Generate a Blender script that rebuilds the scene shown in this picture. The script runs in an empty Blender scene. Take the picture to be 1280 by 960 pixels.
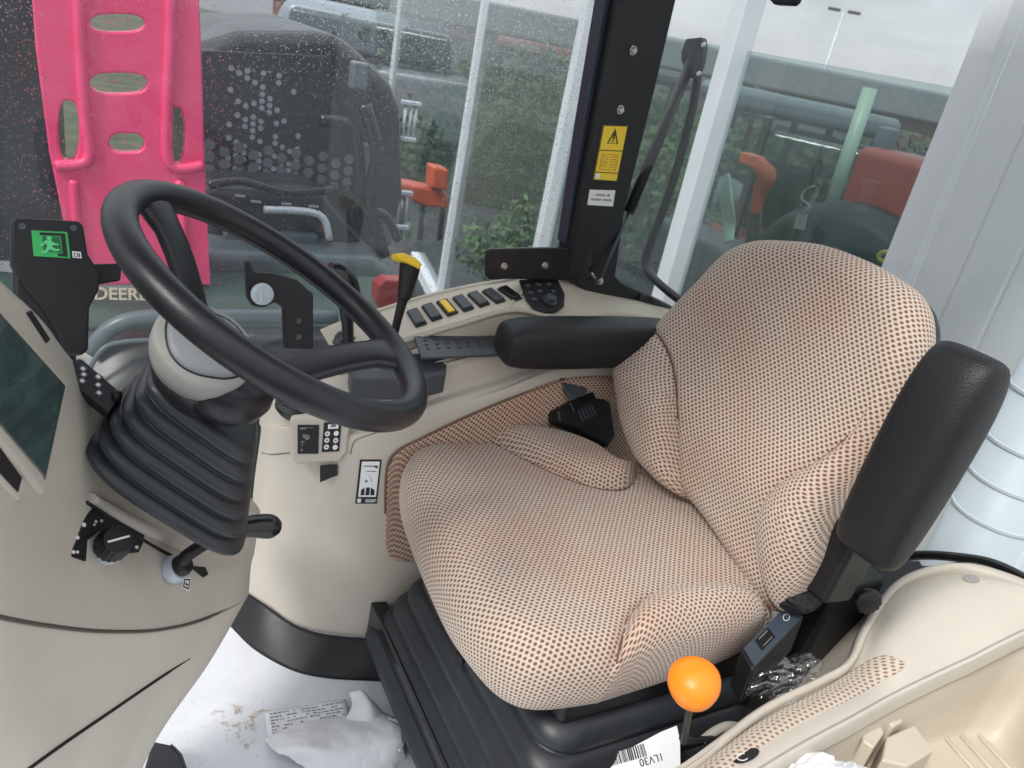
import bpy, bmesh, math, random
from mathutils import Vector, Matrix
from mathutils.bvhtree import BVHTree
R_ = random.Random(7)
S = bpy.context.scene
C = S.collection
PI = math.pi
V = Vector

# ------------------------------------------------------------------ camera
FPX = 961.0
H = 1.35
dn = V((-440, 2120, FPX)).normalized(); up = -dn
yv = V((-540, -550, FPX)); yv = (yv - up * yv.dot(up)).normalized()
xv = yv.cross(up)
RW = Matrix((xv, yv, up))                       # image (right, down, forward) -> world
EYE = V((0, 0, H))
def ray(px, py): return RW @ V((px - 640, py - 480, FPX))
def P(px, py, X=None, Y=None, Z=None):
    d = ray(px, py)
    t = X / d.x if X is not None else (Y / d.y if Y is not None else (Z - H) / d.z)
    return EYE + d * t
def Pp(px, py, o, n):
    d = ray(px, py); return EYE + d * ((o - EYE).dot(n) / d.dot(n))
def D(px, py, dist):                            # a point at a given distance
    return EYE + ray(px, py).normalized() * dist
cam = bpy.data.cameras.new('camera'); co = bpy.data.objects.new('camera', cam); C.objects.link(co)
cx, cy, cz = RW @ V((1, 0, 0)), RW @ V((0, -1, 0)), RW @ V((0, 0, -1))
co.matrix_world = Matrix(((cx.x, cy.x, cz.x, 0), (cx.y, cy.y, cz.y, 0), (cx.z, cy.z, cz.z, H), (0, 0, 0, 1)))
cam.sensor_width = 36; cam.lens = 36 * FPX / 1280
cam.clip_start = .02; cam.clip_end = 2000
cam.dof.use_dof = True; cam.dof.focus_distance = 1.15; cam.dof.aperture_fstop = 9
S.camera = co

# ------------------------------------------------------------------ materials
def mat(name, col, rough=.5, metal=0, bump=0, bscale=400, spec=.5, var=0, vscale=6, coat=0, col2=None, **kw):
    m = bpy.data.materials.new(name); m.use_nodes = True
    nt = m.node_tree; b = nt.nodes['Principled BSDF']
    c = (*col, 1)
    b.inputs['Base Color'].default_value = c
    b.inputs['Roughness'].default_value = rough
    b.inputs['Metallic'].default_value = metal
    b.inputs['Specular IOR Level'].default_value = spec
    b.inputs['Coat Weight'].default_value = coat
    b.inputs['Coat Roughness'].default_value = .1
    tc = nt.nodes.new('ShaderNodeTexCoord')
    if bump:
        n = nt.nodes.new('ShaderNodeTexNoise'); n.inputs['Scale'].default_value = bscale; n.inputs['Detail'].default_value = 2
        nt.links.new(tc.outputs['Object'], n.inputs['Vector'])
        bp = nt.nodes.new('ShaderNodeBump'); bp.inputs['Strength'].default_value = bump; bp.inputs['Distance'].default_value = .001
        nt.links.new(n.outputs['Fac'], bp.inputs['Height']); nt.links.new(bp.outputs[0], b.inputs['Normal'])
    if var:
        n = nt.nodes.new('ShaderNodeTexNoise'); n.inputs['Scale'].default_value = vscale; n.inputs['Detail'].default_value = 5; n.inputs['Roughness'].default_value = .65
        nt.links.new(tc.outputs['Object'], n.inputs['Vector'])
        r = nt.nodes.new('ShaderNodeMix'); r.data_type = 'RGBA'
        r.inputs[6].default_value = c
        c2 = col2 or tuple(x * (1 - var) for x in col)
        r.inputs[7].default_value = (*c2, 1)
        mr = nt.nodes.new('ShaderNodeMapRange'); mr.inputs[1].default_value = .38; mr.inputs[2].default_value = .62
        nt.links.new(n.outputs['Fac'], mr.inputs[0]); nt.links.new(mr.outputs[0], r.inputs[0])
        nt.links.new(r.outputs[2], b.inputs['Base Color'])
        mr2 = nt.nodes.new('ShaderNodeMapRange'); mr2.inputs[1].default_value = .3; mr2.inputs[2].default_value = .7
        mr2.inputs[3].default_value = rough * .88; mr2.inputs[4].default_value = min(1, rough * 1.15)
        nt.links.new(n.outputs['Fac'], mr2.inputs[0]); nt.links.new(mr2.outputs[0], b.inputs['Roughness'])
    return m
M = {}
M['beige'] = mat('beige_plastic', (.53, .49, .425), .48, bump=.25, bscale=900, var=.05)
M['beige2'] = mat('beige_plastic_lower', (.60, .56, .485), .5, bump=.25, bscale=900, var=.05)
M['cream'] = mat('cream_plastic', (.56, .505, .415), .45, bump=.2, bscale=900, var=.05)
M['black'] = mat('black_plastic', (.010, .011, .013), .42, spec=.4, bump=.35, bscale=700, var=.25)
M['blackg'] = mat('black_gloss_paint', (.012, .013, .014), .22, bump=.05, var=.2)
M['pad'] = mat('armrest_skin', (.013, .014, .016), .46, spec=.35, bump=.8, bscale=380, var=.2)
M['rubber'] = mat('boot_rubber', (.032, .037, .043), .42, bump=.15, bscale=600, var=.3)
M['bell'] = mat('bellows_rubber', (.024, .028, .034), .42, spec=.4, bump=.15, var=.3)
M['grip'] = mat('wheel_grip', (.012, .012, .016), .32, spec=.4, bump=.25, bscale=800, var=.2)
M['slate'] = mat('slate_plastic', (.055, .063, .073), .45, bump=.3, var=.1)
M['greypad'] = mat('grey_pad', (.32, .32, .30), .5, bump=.3, bscale=900, var=.08)
M['steel'] = mat('zinc_steel', (.6, .6, .58), .28, 1, var=.15)
M['yellow'] = mat('yellow_plastic', (.85, .55, .02), .4)
M['orange'] = mat('orange_plastic', (1.0, .27, .008), .38, bump=.1, var=.08)
M['white'] = mat('white_print', (.78, .78, .78), .5)
M['paper'] = mat('paper', (.78, .79, .82), .7, bump=.1, bscale=200)
M['rag'] = mat('white_cloth', (.80, .81, .83), .9, bump=.4, bscale=900, var=.06)
M['ink'] = mat('black_ink', (.01, .01, .012), .6)
M['inkgrey'] = mat('grey_ink', (.18, .18, .2), .6)
M['stickyel'] = mat('yellow_sticker', (.88, .60, .03), .4)
M['green'] = mat('green_sticker', (.03, .42, .10), .4)
M['keygrey'] = mat('key_grey', (.07, .075, .085), .45)
M['post'] = mat('white_post_paint', (.62, .65, .69), .45, var=.08, vscale=3)
M['cladding'] = mat('white_cladding', (.88, .89, .90), .45, var=.04, vscale=1.5)
M['galv'] = mat('galvanised_pipe', (.50, .56, .62), .5, .15, var=.12, vscale=12)
M['pink'] = mat('pink_plastic', (.85, .04, .17), .35, var=.12, vscale=5, col2=(.90, .09, .24))
M['neigh'] = mat('dark_tractor_body', (.014, .019, .023), .35, var=.4, vscale=5)
M['neighg'] = mat('dark_green_bonnet', (.03, .062, .05), .28, var=.3, vscale=3)
M['neigh2'] = mat('grey_trim', (.10, .13, .145), .35, var=.2)
M['meshdark'] = mat('dark_mesh', (.015, .017, .02), .5)
M['redtr'] = mat('red_tractor_paint', (.26, .045, .03), .4, var=.3, vscale=2)
M['orangetr'] = mat('orange_implement_paint', (.48, .075, .02), .45, var=.3, vscale=3)
M['tyre'] = mat('tyre_rubber', (.018, .019, .02), .7, bump=.5, bscale=30, var=.3)
M['asphalt'] = mat('wet_asphalt', (.075, .08, .085), .35, bump=.5, bscale=60, var=.4, vscale=1.2)
M['grass'] = mat('grass_verge', (.07, .085, .035), .8, bump=1, bscale=30, var=.5, vscale=2)
M['leaf'] = mat('leaves', (.05, .10, .03), .6, var=.5, vscale=6)
M['brick'] = mat('brick_wall', (.20, .10, .085), .8, var=.35, vscale=2)
M['roofgrey'] = mat('grey_roof', (.18, .19, .21), .5, var=.2)
M['van'] = mat('pale_van_paint', (.22, .26, .30), .3, var=.1)
M['winglass'] = mat('dark_window', (.05, .07, .085), .1)
M['palegreen'] = mat('pale_green_paint', (.30, .42, .34), .4, var=.15)
M['screen'] = mat('display_glass', (.03, .05, .052), .03, spec=1, var=.5, vscale=12, col2=(.06, .10, .095))
M['bluegrey'] = mat('blue_grey_face', (.05, .07, .095), .3, var=.2, vscale=20)
M['seatshell'] = mat('seat_shell', (.012, .012, .014), .45, bump=.2)

def glass(name, haze, tint=(.93, .96, .96), hz=(.50, .62, .66)):
    m = bpy.data.materials.new(name); m.use_nodes = True; nt = m.node_tree; nt.nodes.clear()
    o = nt.nodes.new('ShaderNodeOutputMaterial')
    tr = nt.nodes.new('ShaderNodeBsdfTransparent'); tr.inputs[0].default_value = (*tint, 1)
    gl = nt.nodes.new('ShaderNodeBsdfGlossy'); gl.inputs['Roughness'].default_value = .02
    lw = nt.nodes.new('ShaderNodeLayerWeight'); lw.inputs[0].default_value = .5
    pw = nt.nodes.new('ShaderNodeMath'); pw.operation = 'POWER'; pw.inputs[1].default_value = 5; nt.links.new(lw.outputs['Facing'], pw.inputs[0])
    fr = nt.nodes.new('ShaderNodeMath'); fr.operation = 'MULTIPLY_ADD'; fr.inputs[1].default_value = .9; fr.inputs[2].default_value = .05; nt.links.new(pw.outputs[0], fr.inputs[0])
    mx = nt.nodes.new('ShaderNodeMixShader')
    nt.links.new(fr.outputs[0], mx.inputs[0]); nt.links.new(tr.outputs[0], mx.inputs[1]); nt.links.new(gl.outputs[0], mx.inputs[2])
    df = nt.nodes.new('ShaderNodeBsdfTranslucent'); df.inputs[0].default_value = (*hz, 1)
    m2 = nt.nodes.new('ShaderNodeMixShader')
    tc = nt.nodes.new('ShaderNodeTexCoord'); n = nt.nodes.new('ShaderNodeTexNoise'); n.inputs['Scale'].default_value = 3; n.inputs['Detail'].default_value = 4
    nt.links.new(tc.outputs['Object'], n.inputs['Vector'])
    mr = nt.nodes.new('ShaderNodeMapRange'); mr.inputs[1].default_value = .3; mr.inputs[2].default_value = .7
    mr.inputs[3].default_value = haze * .6; mr.inputs[4].default_value = haze * 1.4
    nt.links.new(n.outputs['Fac'], mr.inputs[0]); nt.links.new(mr.outputs[0], m2.inputs[0])
    nt.links.new(mx.outputs[0], m2.inputs[1]); nt.links.new(df.outputs[0], m2.inputs[2]); nt.links.new(m2.outputs[0], o.inputs[0])
    return m
M['wet'] = glass('wet_glass', .065)
M['clear'] = glass('rear_glass', .03)
M['tint'] = glass('tinted_glass', .04, tint=(.80, .87, .86), hz=(.40, .52, .50))
def film(name):
    m = bpy.data.materials.new(name); m.use_nodes = True; nt = m.node_tree; nt.nodes.clear()
    o = nt.nodes.new('ShaderNodeOutputMaterial'); tr = nt.nodes.new('ShaderNodeBsdfTransparent')
    gl = nt.nodes.new('ShaderNodeBsdfGlossy'); gl.inputs['Roughness'].default_value = .08
    mx = nt.nodes.new('ShaderNodeMixShader'); mx.inputs[0].default_value = .14
    nt.links.new(tr.outputs[0], mx.inputs[1]); nt.links.new(gl.outputs[0], mx.inputs[2]); nt.links.new(mx.outputs[0], o.inputs[0])
    return m
M['film'] = film('clear_film')
def dropm():
    m = bpy.data.materials.new('water_drop'); m.use_nodes = True; nt = m.node_tree; nt.nodes.clear()
    o = nt.nodes.new('ShaderNodeOutputMaterial'); g = nt.nodes.new('ShaderNodeBsdfRefraction'); g.inputs['IOR'].default_value = 1.33; g.inputs['Roughness'].default_value = 0
    gl = nt.nodes.new('ShaderNodeBsdfGlossy'); gl.inputs['Roughness'].default_value = .05
    fr = nt.nodes.new('ShaderNodeFresnel'); fr.inputs[0].default_value = 1.33
    mx = nt.nodes.new('ShaderNodeMixShader'); nt.links.new(fr.outputs[0], mx.inputs[0])
    nt.links.new(g.outputs[0], mx.inputs[1]); nt.links.new(gl.outputs[0], mx.inputs[2]); nt.links.new(mx.outputs[0], o.inputs[0])
    return m
M['drop'] = dropm()

def fabric(name, base, base2, dot, a=.0098, b=.0056, dr=.27):
    m = bpy.data.materials.new(name); m.use_nodes = True; nt = m.node_tree; N = nt.nodes; L = nt.links
    bs = N['Principled BSDF']; bs.inputs['Roughness'].default_value = .85; bs.inputs['Specular IOR Level'].default_value = .2
    bs.inputs['Sheen Weight'].default_value = .25; bs.inputs['Sheen Roughness'].default_value = .5
    uv = N.new('ShaderNodeUVMap'); sp = N.new('ShaderNodeSeparateXYZ'); L.new(uv.outputs[0], sp.inputs[0])
    def mth(op, x, y=None):
        n = N.new('ShaderNodeMath'); n.operation = op
        for i, v in enumerate((x, y)):
            if v is None: continue
            if isinstance(v, (int, float)): n.inputs[i].default_value = v
            else: L.new(v, n.inputs[i])
        return n.outputs[0]
    nz = N.new('ShaderNodeTexNoise'); nz.inputs['Scale'].default_value = 60; L.new(uv.outputs[0], nz.inputs['Vector'])
    nzs = N.new('ShaderNodeSeparateXYZ'); L.new(nz.outputs['Color'], nzs.inputs[0])
    u = mth('DIVIDE', mth('ADD', sp.outputs[0], mth('MULTIPLY', nzs.outputs[0], .0022)), a)
    v = mth('DIVIDE', mth('ADD', sp.outputs[1], mth('MULTIPLY', nzs.outputs[1], .0022)), b)
    row = mth('FLOOR', v); odd = mth('FLOORED_MODULO', row, 2)
    uu = mth('SUBTRACT', mth('FRACT', mth('ADD', u, mth('MULTIPLY', odd, .5))), .5)
    vv = mth('MULTIPLY', mth('SUBTRACT', mth('FRACT', v), .5), b / a * 1.25)
    d = mth('SQRT', mth('ADD', mth('MULTIPLY', uu, uu), mth('MULTIPLY', vv, vv)))
    mr = N.new('ShaderNodeMapRange'); mr.interpolation_type = 'SMOOTHSTEP'
    mr.inputs[1].default_value = dr * .62; mr.inputs[2].default_value = dr * 1.25; mr.inputs[3].default_value = 1; mr.inputs[4].default_value = 0
    L.new(d, mr.inputs[0]); dm = mr.outputs[0]
    n2 = N.new('ShaderNodeTexNoise'); n2.inputs['Scale'].default_value = 5; n2.inputs['Detail'].default_value = 3; L.new(uv.outputs[0], n2.inputs['Vector'])
    mr2 = N.new('ShaderNodeMapRange'); mr2.inputs[1].default_value = .46; mr2.inputs[2].default_value = .78; L.new(n2.outputs['Fac'], mr2.inputs[0])
    c1 = N.new('ShaderNodeMix'); c1.data_type = 'RGBA'; c1.inputs[6].default_value = (*base, 1); c1.inputs[7].default_value = (*base2, 1); L.new(mr2.outputs[0], c1.inputs[0])
    n3 = N.new('ShaderNodeTexNoise'); n3.inputs['Scale'].default_value = 900; L.new(uv.outputs[0], n3.inputs['Vector'])
    c1b = N.new('ShaderNodeMix'); c1b.data_type = 'RGBA'; c1b.blend_type = 'MULTIPLY'; c1b.inputs[0].default_value = .22
    L.new(c1.outputs[2], c1b.inputs[6]); L.new(n3.outputs['Color'], c1b.inputs[7])
    hs = N.new('ShaderNodeMix'); hs.data_type = 'RGBA'; hs.inputs[7].default_value = (*dot, 1)
    L.new(mth('MULTIPLY', dm, .93), hs.inputs[0]); L.new(c1b.outputs[2], hs.inputs[6]); L.new(hs.outputs[2], bs.inputs['Base Color'])
    bp = N.new('ShaderNodeBump'); bp.inputs['Strength'].default_value = .7; bp.inputs['Distance'].default_value = .0015; bp.invert = True
    L.new(dm, bp.inputs['Height']); L.new(bp.outputs[0], bs.inputs['Normal'])
    return m
M['fab'] = fabric('seat_fabric', (.63, .53, .435), (.62, .42, .32), (.15, .065, .045), a=.0108, b=.0062, dr=.29)
M['fab2'] = fabric('trim_fabric', (.62, .45, .34), (.60, .38, .28), (.10, .035, .022), a=.0115, b=.0066, dr=.30)
M['fab3'] = fabric('sill_fabric', (.62, .54, .44), (.62, .50, .40), (.24, .13, .10), a=.012, b=.0075)

def floor_mat():
    m = mat('floor_sheet', (.72, .75, .79), .3, bump=1.0, bscale=22, var=.08, vscale=9)
    nt = m.node_tree; N = nt.nodes; L = nt.links; b = N['Principled BSDF']
    src = b.inputs['Base Color'].links[0].from_socket
    tc = N.new('ShaderNodeTexCoord'); n = N.new('ShaderNodeTexNoise'); n.inputs['Scale'].default_value = 45; n.inputs['Detail'].default_value = 6; n.inputs['Roughness'].default_value = .7
    L.new(tc.outputs['Object'], n.inputs['Vector'])
    mp = N.new('ShaderNodeVectorMath'); mp.operation = 'DISTANCE'; c = P(300, 905, Z=0); mp.inputs[1].default_value = c
    L.new(tc.outputs['Object'], mp.inputs[0])
    mr = N.new('ShaderNodeMapRange'); mr.inputs[1].default_value = .0; mr.inputs[2].default_value = .13; mr.inputs[3].default_value = .09; mr.inputs[4].default_value = -.12
    L.new(mp.outputs['Value'], mr.inputs[0])
    ad = N.new('ShaderNodeMath'); ad.operation = 'ADD'; L.new(n.outputs['Fac'], ad.inputs[0]); L.new(mr.outputs[0], ad.inputs[1])
    m2 = N.new('ShaderNodeMapRange'); m2.inputs[1].default_value = .56; m2.inputs[2].default_value = .66; m2.inputs[4].default_value = .8; L.new(ad.outputs[0], m2.inputs[0])
    mx = N.new('ShaderNodeMix'); mx.data_type = 'RGBA'; mx.inputs[7].default_value = (.36, .27, .18, 1)
    sp = N.new('ShaderNodeTexNoise'); sp.inputs['Scale'].default_value = 170; sp.inputs['Detail'].default_value = 2; L.new(tc.outputs['Object'], sp.inputs['Vector'])
    ms = N.new('ShaderNodeMapRange'); ms.inputs[1].default_value = .70; ms.inputs[2].default_value = .74; L.new(sp.outputs['Fac'], ms.inputs[0])
    mm = N.new('ShaderNodeMath'); mm.operation = 'MAXIMUM'; L.new(m2.outputs[0], mm.inputs[0]); L.new(ms.outputs[0], mm.inputs[1])
    L.new(mm.outputs[0], mx.inputs[0]); L.new(src, mx.inputs[6]); L.new(mx.outputs[2], b.inputs['Base Color'])
    return m
M['floor'] = floor_mat()
M['pipe'] = mat('pale_pipe', (.66, .72, .78), .5, var=.06, vscale=4)

# ------------------------------------------------------------------ object helpers
def tag(o, label=None, cat=None, group=None, kind=None):
    if label: o['label'] = label
    if cat: o['category'] = cat
    if group: o['group'] = group
    if kind: o['kind'] = kind
    return o
def thing(name, label, cat, loc=(0, 0, 0), group=None):
    o = bpy.data.objects.new(name, None); C.objects.link(o); o.location = loc; o.empty_display_size = .05
    return tag(o, label, cat, group)
def wloc(o):
    return (wloc(o.parent) if o.parent else Matrix.Identity(4)) @ (o.matrix_parent_inverse if o.parent else Matrix.Identity(4)) @ Matrix.Translation(o.location)
def link(name, me, m, parent=None, label=None):
    o = bpy.data.objects.new(name, me); C.objects.link(o)
    if m is not None: me.materials.append(M[m] if isinstance(m, str) else m)
    if parent is not None:
        o.parent = parent; o.matrix_parent_inverse = wloc(parent).inverted()
    if label: o['label'] = label
    return o
def mesh(name, vs, fs, m, parent=None, smooth=True, uv=None, label=None, recalc=True):
    me = bpy.data.meshes.new(name); me.from_pydata([tuple(v) for v in vs], [], fs)
    if uv:
        l = me.uv_layers.new(name='UVMap')
        for lp in me.loops: l.data[lp.index].uv = uv[lp.vertex_index]
    if recalc:
        bm = bmesh.new(); bm.from_mesh(me); bmesh.ops.recalc_face_normals(bm, faces=bm.faces); bm.to_mesh(me); bm.free()
    if smooth:
        for p in me.polygons: p.use_smooth = True
    return link(name, me, m, parent, label)
def bevel(o, w, seg=3, ang=35):
    b = o.modifiers.new('b', 'BEVEL'); b.width = w; b.segments = seg; b.limit_method = 'ANGLE'; b.angle_limit = math.radians(ang); b.harden_normals = True
    for p in o.data.polygons: p.use_smooth = True
    return o
def subs(o, n=2):
    s = o.modifiers.new('s', 'SUBSURF'); s.levels = n; s.render_levels = n
    return o
def solid(o, t, off=-1):
    s = o.modifiers.new('t', 'SOLIDIFY'); s.thickness = t; s.offset = off
    return o
def frame(z, x=V((1, 0, 0))):
    z = z.normalized(); x = (x - z * x.dot(z))
    if x.length < 1e-4: x = V((0, 1, 0)) - z * z.y
    x.normalize(); return x, z.cross(x), z
def box(name, c, s, m, parent=None, ax=None, bv=.003, seg=3, label=None, taper=1):
    ax = ax or (V((1, 0, 0)), V((0, 1, 0)), V((0, 0, 1))); c = V(c)
    vs = []
    for k in (-1, 1):
        for j in (-1, 1):
            for i in (-1, 1):
                t = taper if k > 0 else 1
                vs.append(c + ax[0] * (i * s[0] / 2 * t) + ax[1] * (j * s[1] / 2 * t) + ax[2] * (k * s[2] / 2))
    o = mesh(name, vs, [(0, 1, 3, 2), (4, 5, 7, 6), (0, 1, 5, 4), (2, 3, 7, 6), (0, 2, 6, 4), (1, 3, 7, 5)], m, parent, smooth=False, label=label)
    if bv: bevel(o, bv, seg)
    return o
def prism(name, pts, vec, m, parent=None, bv=.002, label=None, seg=2):
    n = len(pts); vs = [V(p) for p in pts] + [V(p) + V(vec) for p in pts]
    fs = [tuple(range(n)), tuple(range(2 * n - 1, n - 1, -1))] + [(i, (i + 1) % n, (i + 1) % n + n, i + n) for i in range(n)]
    o = mesh(name, vs, fs, m, parent, smooth=False, label=label)
    if bv: bevel(o, bv, seg)
    return o
def cr(p, n, closed=False):                     # Catmull-Rom through points
    out = []; k = len(p)
    for i in range(k if closed else k - 1):
        g = (lambda j: p[j % k]) if closed else (lambda j: p[max(0, min(k - 1, j))])
        a, b, c, d = g(i - 1), g(i), g(i + 1), g(i + 2)
        for s in range(n):
            t = s / n
            out.append(.5 * ((2 * b) + (c - a) * t + (2 * a - 5 * b + 4 * c - d) * t * t + (3 * b - a - 3 * c + d) * t ** 3))
    if not closed: out.append(p[-1].copy() if hasattr(p[-1], 'copy') else p[-1])
    return out
def grid(name, rows, m, parent=None, nu=6, nv=6, thick=.004, label=None, uvs=None, off=-1):
    """a smooth sheet through a net of world points, facing the camera side"""
    R2 = [cr(r, nu) for r in rows]
    cols = list(zip(*R2)); cols = [cr(list(c), nv) for c in cols]
    W = len(cols); Hn = len(cols[0])
    vs = [cols[i][j] for i in range(W) for j in range(Hn)]
    fs = [(i * Hn + j, (i + 1) * Hn + j, (i + 1) * Hn + j + 1, i * Hn + j + 1) for i in range(W - 1) for j in range(Hn - 1)]
    n = V((0, 0, 0)); c0 = V((0, 0, 0))
    for f in fs:
        a, b, c, d = (vs[q] for q in f); n += (c - a).cross(d - b); c0 += a
    if n.dot(EYE - c0 / len(fs)) < 0: fs = [f[::-1] for f in fs]
    uv = None
    if uvs:
        uv = []
        au = [0]; 
        for i in range(1, W): au.append(au[-1] + (cols[i][Hn // 2] - cols[i - 1][Hn // 2]).length)
        for i in range(W):
            s = 0
            for j in range(Hn):
                if j: s += (cols[i][j] - cols[i][j - 1]).length
                uv.append((au[i], s))
    o = mesh(name, vs, fs, m, parent, uv=uv, label=label, recalc=False)
    o['_bvh'] = 0; del o['_bvh']
    BV[o.name] = BVHTree.FromPolygons([tuple(v) for v in vs], fs)
    if thick: solid(o, thick, off)
    return o
BV = {}
def hit(o, px, py):
    r = BV[o.name].ray_cast(EYE, ray(px, py).normalized())
    if r[0] is None:
        r = BV[o.name].find_nearest(P(px, py, Y=1.0))
        print('MISS', o.name, px, py); return r[0], r[1]
    n = r[1]
    if n.dot(EYE - r[0]) < 0: n = -n
    return r[0], n
def tube(name, pts, rad, m, parent=None, n=12, sub=5, closed=False, label=None, flat=1, caps=True):
    pts = [V(p) for p in pts]
    if not isinstance(rad, (list, tuple)): rad = [rad] * len(pts)
    if sub > 1 and len(pts) > 2:
        q = cr(pts, sub, closed); rr = cr([float(r) for r in rad], sub, closed)
    else: q, rr = pts, list(rad)
    vs = []; fs = []; k = len(q); up_ = None
    for i in range(k):
        t = (q[(i + 1) % k] - q[i - 1]) if closed else (q[min(k - 1, i + 1)] - q[max(0, i - 1)])
        t.normalize()
        if up_ is None: up_ = t.orthogonal().normalized()
        up_ = (up_ - t * up_.dot(t)).normalized(); sd = t.cross(up_)
        for j in range(n):
            a = 2 * PI * j / n; vs.append(q[i] + (up_ * math.cos(a) + sd * math.sin(a) * flat) * rr[i])
    for i in range(k if closed else k - 1):
        for j in range(n):
            a = i * n + j; b = i * n + (j + 1) % n; i2 = (i + 1) % k
            fs.append((a, b, i2 * n + (j + 1) % n, i2 * n + j))
    if caps and not closed:
        fs += [tuple(range(n - 1, -1, -1)), tuple(range((k - 1) * n, k * n))]
    o = mesh(name, vs, fs, m, parent, label=label)
    for p in o.data.polygons[-2:]:
        if caps and not closed: p.use_smooth = False
    return o
def lathe(name, prof, o0, z, m, parent=None, n=28, x=V((1, 0, 0)), label=None, lobes=0, la=0, sq=None):
    """prof: (radius, height) pairs turned about axis z at o0"""
    ax = frame(z, x); vs = []; fs = []
    for r, h in prof:
        for j in range(n):
            a = 2 * PI * j / n; rr = r * (1 + (la * math.cos(lobes * a) if lobes else 0))
            vs.append(V(o0) + (ax[0] * math.cos(a) + ax[1] * math.sin(a)) * rr + ax[2] * h)
    for i in range(len(prof) - 1):
        for j in range(n):
            fs.append((i * n + j, i * n + (j + 1) % n, (i + 1) * n + (j + 1) % n, (i + 1) * n + j))
    fs += [tuple(range(n - 1, -1, -1)), tuple(range((len(prof) - 1) * n, len(prof) * n))]
    o = mesh(name, vs, fs, m, parent, label=label, smooth=True)
    e = o.modifiers.new('e', 'EDGE_SPLIT'); e.split_angle = math.radians(50)
    return o
def bolt(name, p, n, r, parent, m='steel'):
    p = V(p); return lathe(name, [(r * 1.35, 0), (r * 1.35, r * .25), (r, r * .3), (r * .98, r * .8), (r * .8, r)], p, n, m, parent, n=6 if r > .003 else 10)
def strip(name, items, m, parent=None, label=None):
    """many separate flat polygons as one thin printed layer; items = list of point lists"""
    vs = []; fs = []
    for it in items:
        b = len(vs); vs += it; fs.append(tuple(range(b, b + len(it))))
    o = mesh(name, vs, fs, m, parent, smooth=False, label=label, recalc=False)
    return o
class Plate:
    """a four-cornered flat plate lying on a surface: corners TL, TR, BR, BL as world points"""
    def __init__(s, c, n=None):
        s.c = [V(p) for p in c]
        s.n = (s.c[2] - s.c[0]).cross(s.c[1] - s.c[3]).normalized()
        if s.n.dot(EYE - s.c[0]) < 0: s.n = -s.n
    def at(s, u, v, h=0):
        a = s.c[0].lerp(s.c[1], u); b = s.c[3].lerp(s.c[2], u); return a.lerp(b, v) + s.n * h
    def rect(s, u0, v0, u1, v1, h): return [s.at(u0, v0, h), s.at(u1, v0, h), s.at(u1, v1, h), s.at(u0, v1, h)]
    def poly(s, pts, h): return [s.at(u, v, h) for u, v in pts]
    def base(s, name, m, parent=None, t=.0012, bv=.0003, label=None, e=0):
        return prism(name, s.rect(-e, -e, 1 + e, 1 + e, 0), s.n * t, m, parent, bv=bv, label=label)
def text(name, s, size, m, o0, xd, yd, parent=None, ext=.0002, bold=False, align='LEFT'):
    cu = bpy.data.curves.new(name, 'FONT'); cu.body = s; cu.size = size; cu.extrude = ext; cu.align_x = align
    if bold: cu.offset = size * .02
    t = bpy.data.objects.new('t', cu); C.objects.link(t)
    dg = bpy.context.evaluated_depsgraph_get(); me = bpy.data.meshes.new_from_object(t.evaluated_get(dg))
    bpy.data.objects.remove(t)
    xd = V(xd).normalized(); yd = V(yd); yd = (yd - xd * yd.dot(xd)).normalized(); z = xd.cross(yd)
    mw = Matrix(((xd.x, yd.x, z.x, o0[0]), (xd.y, yd.y, z.y, o0[1]), (xd.z, yd.z, z.z, o0[2]), (0, 0, 0, 1)))
    me.transform(mw); me.name = name; me.materials.clear()
    return link(name, me, m, parent)

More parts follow.
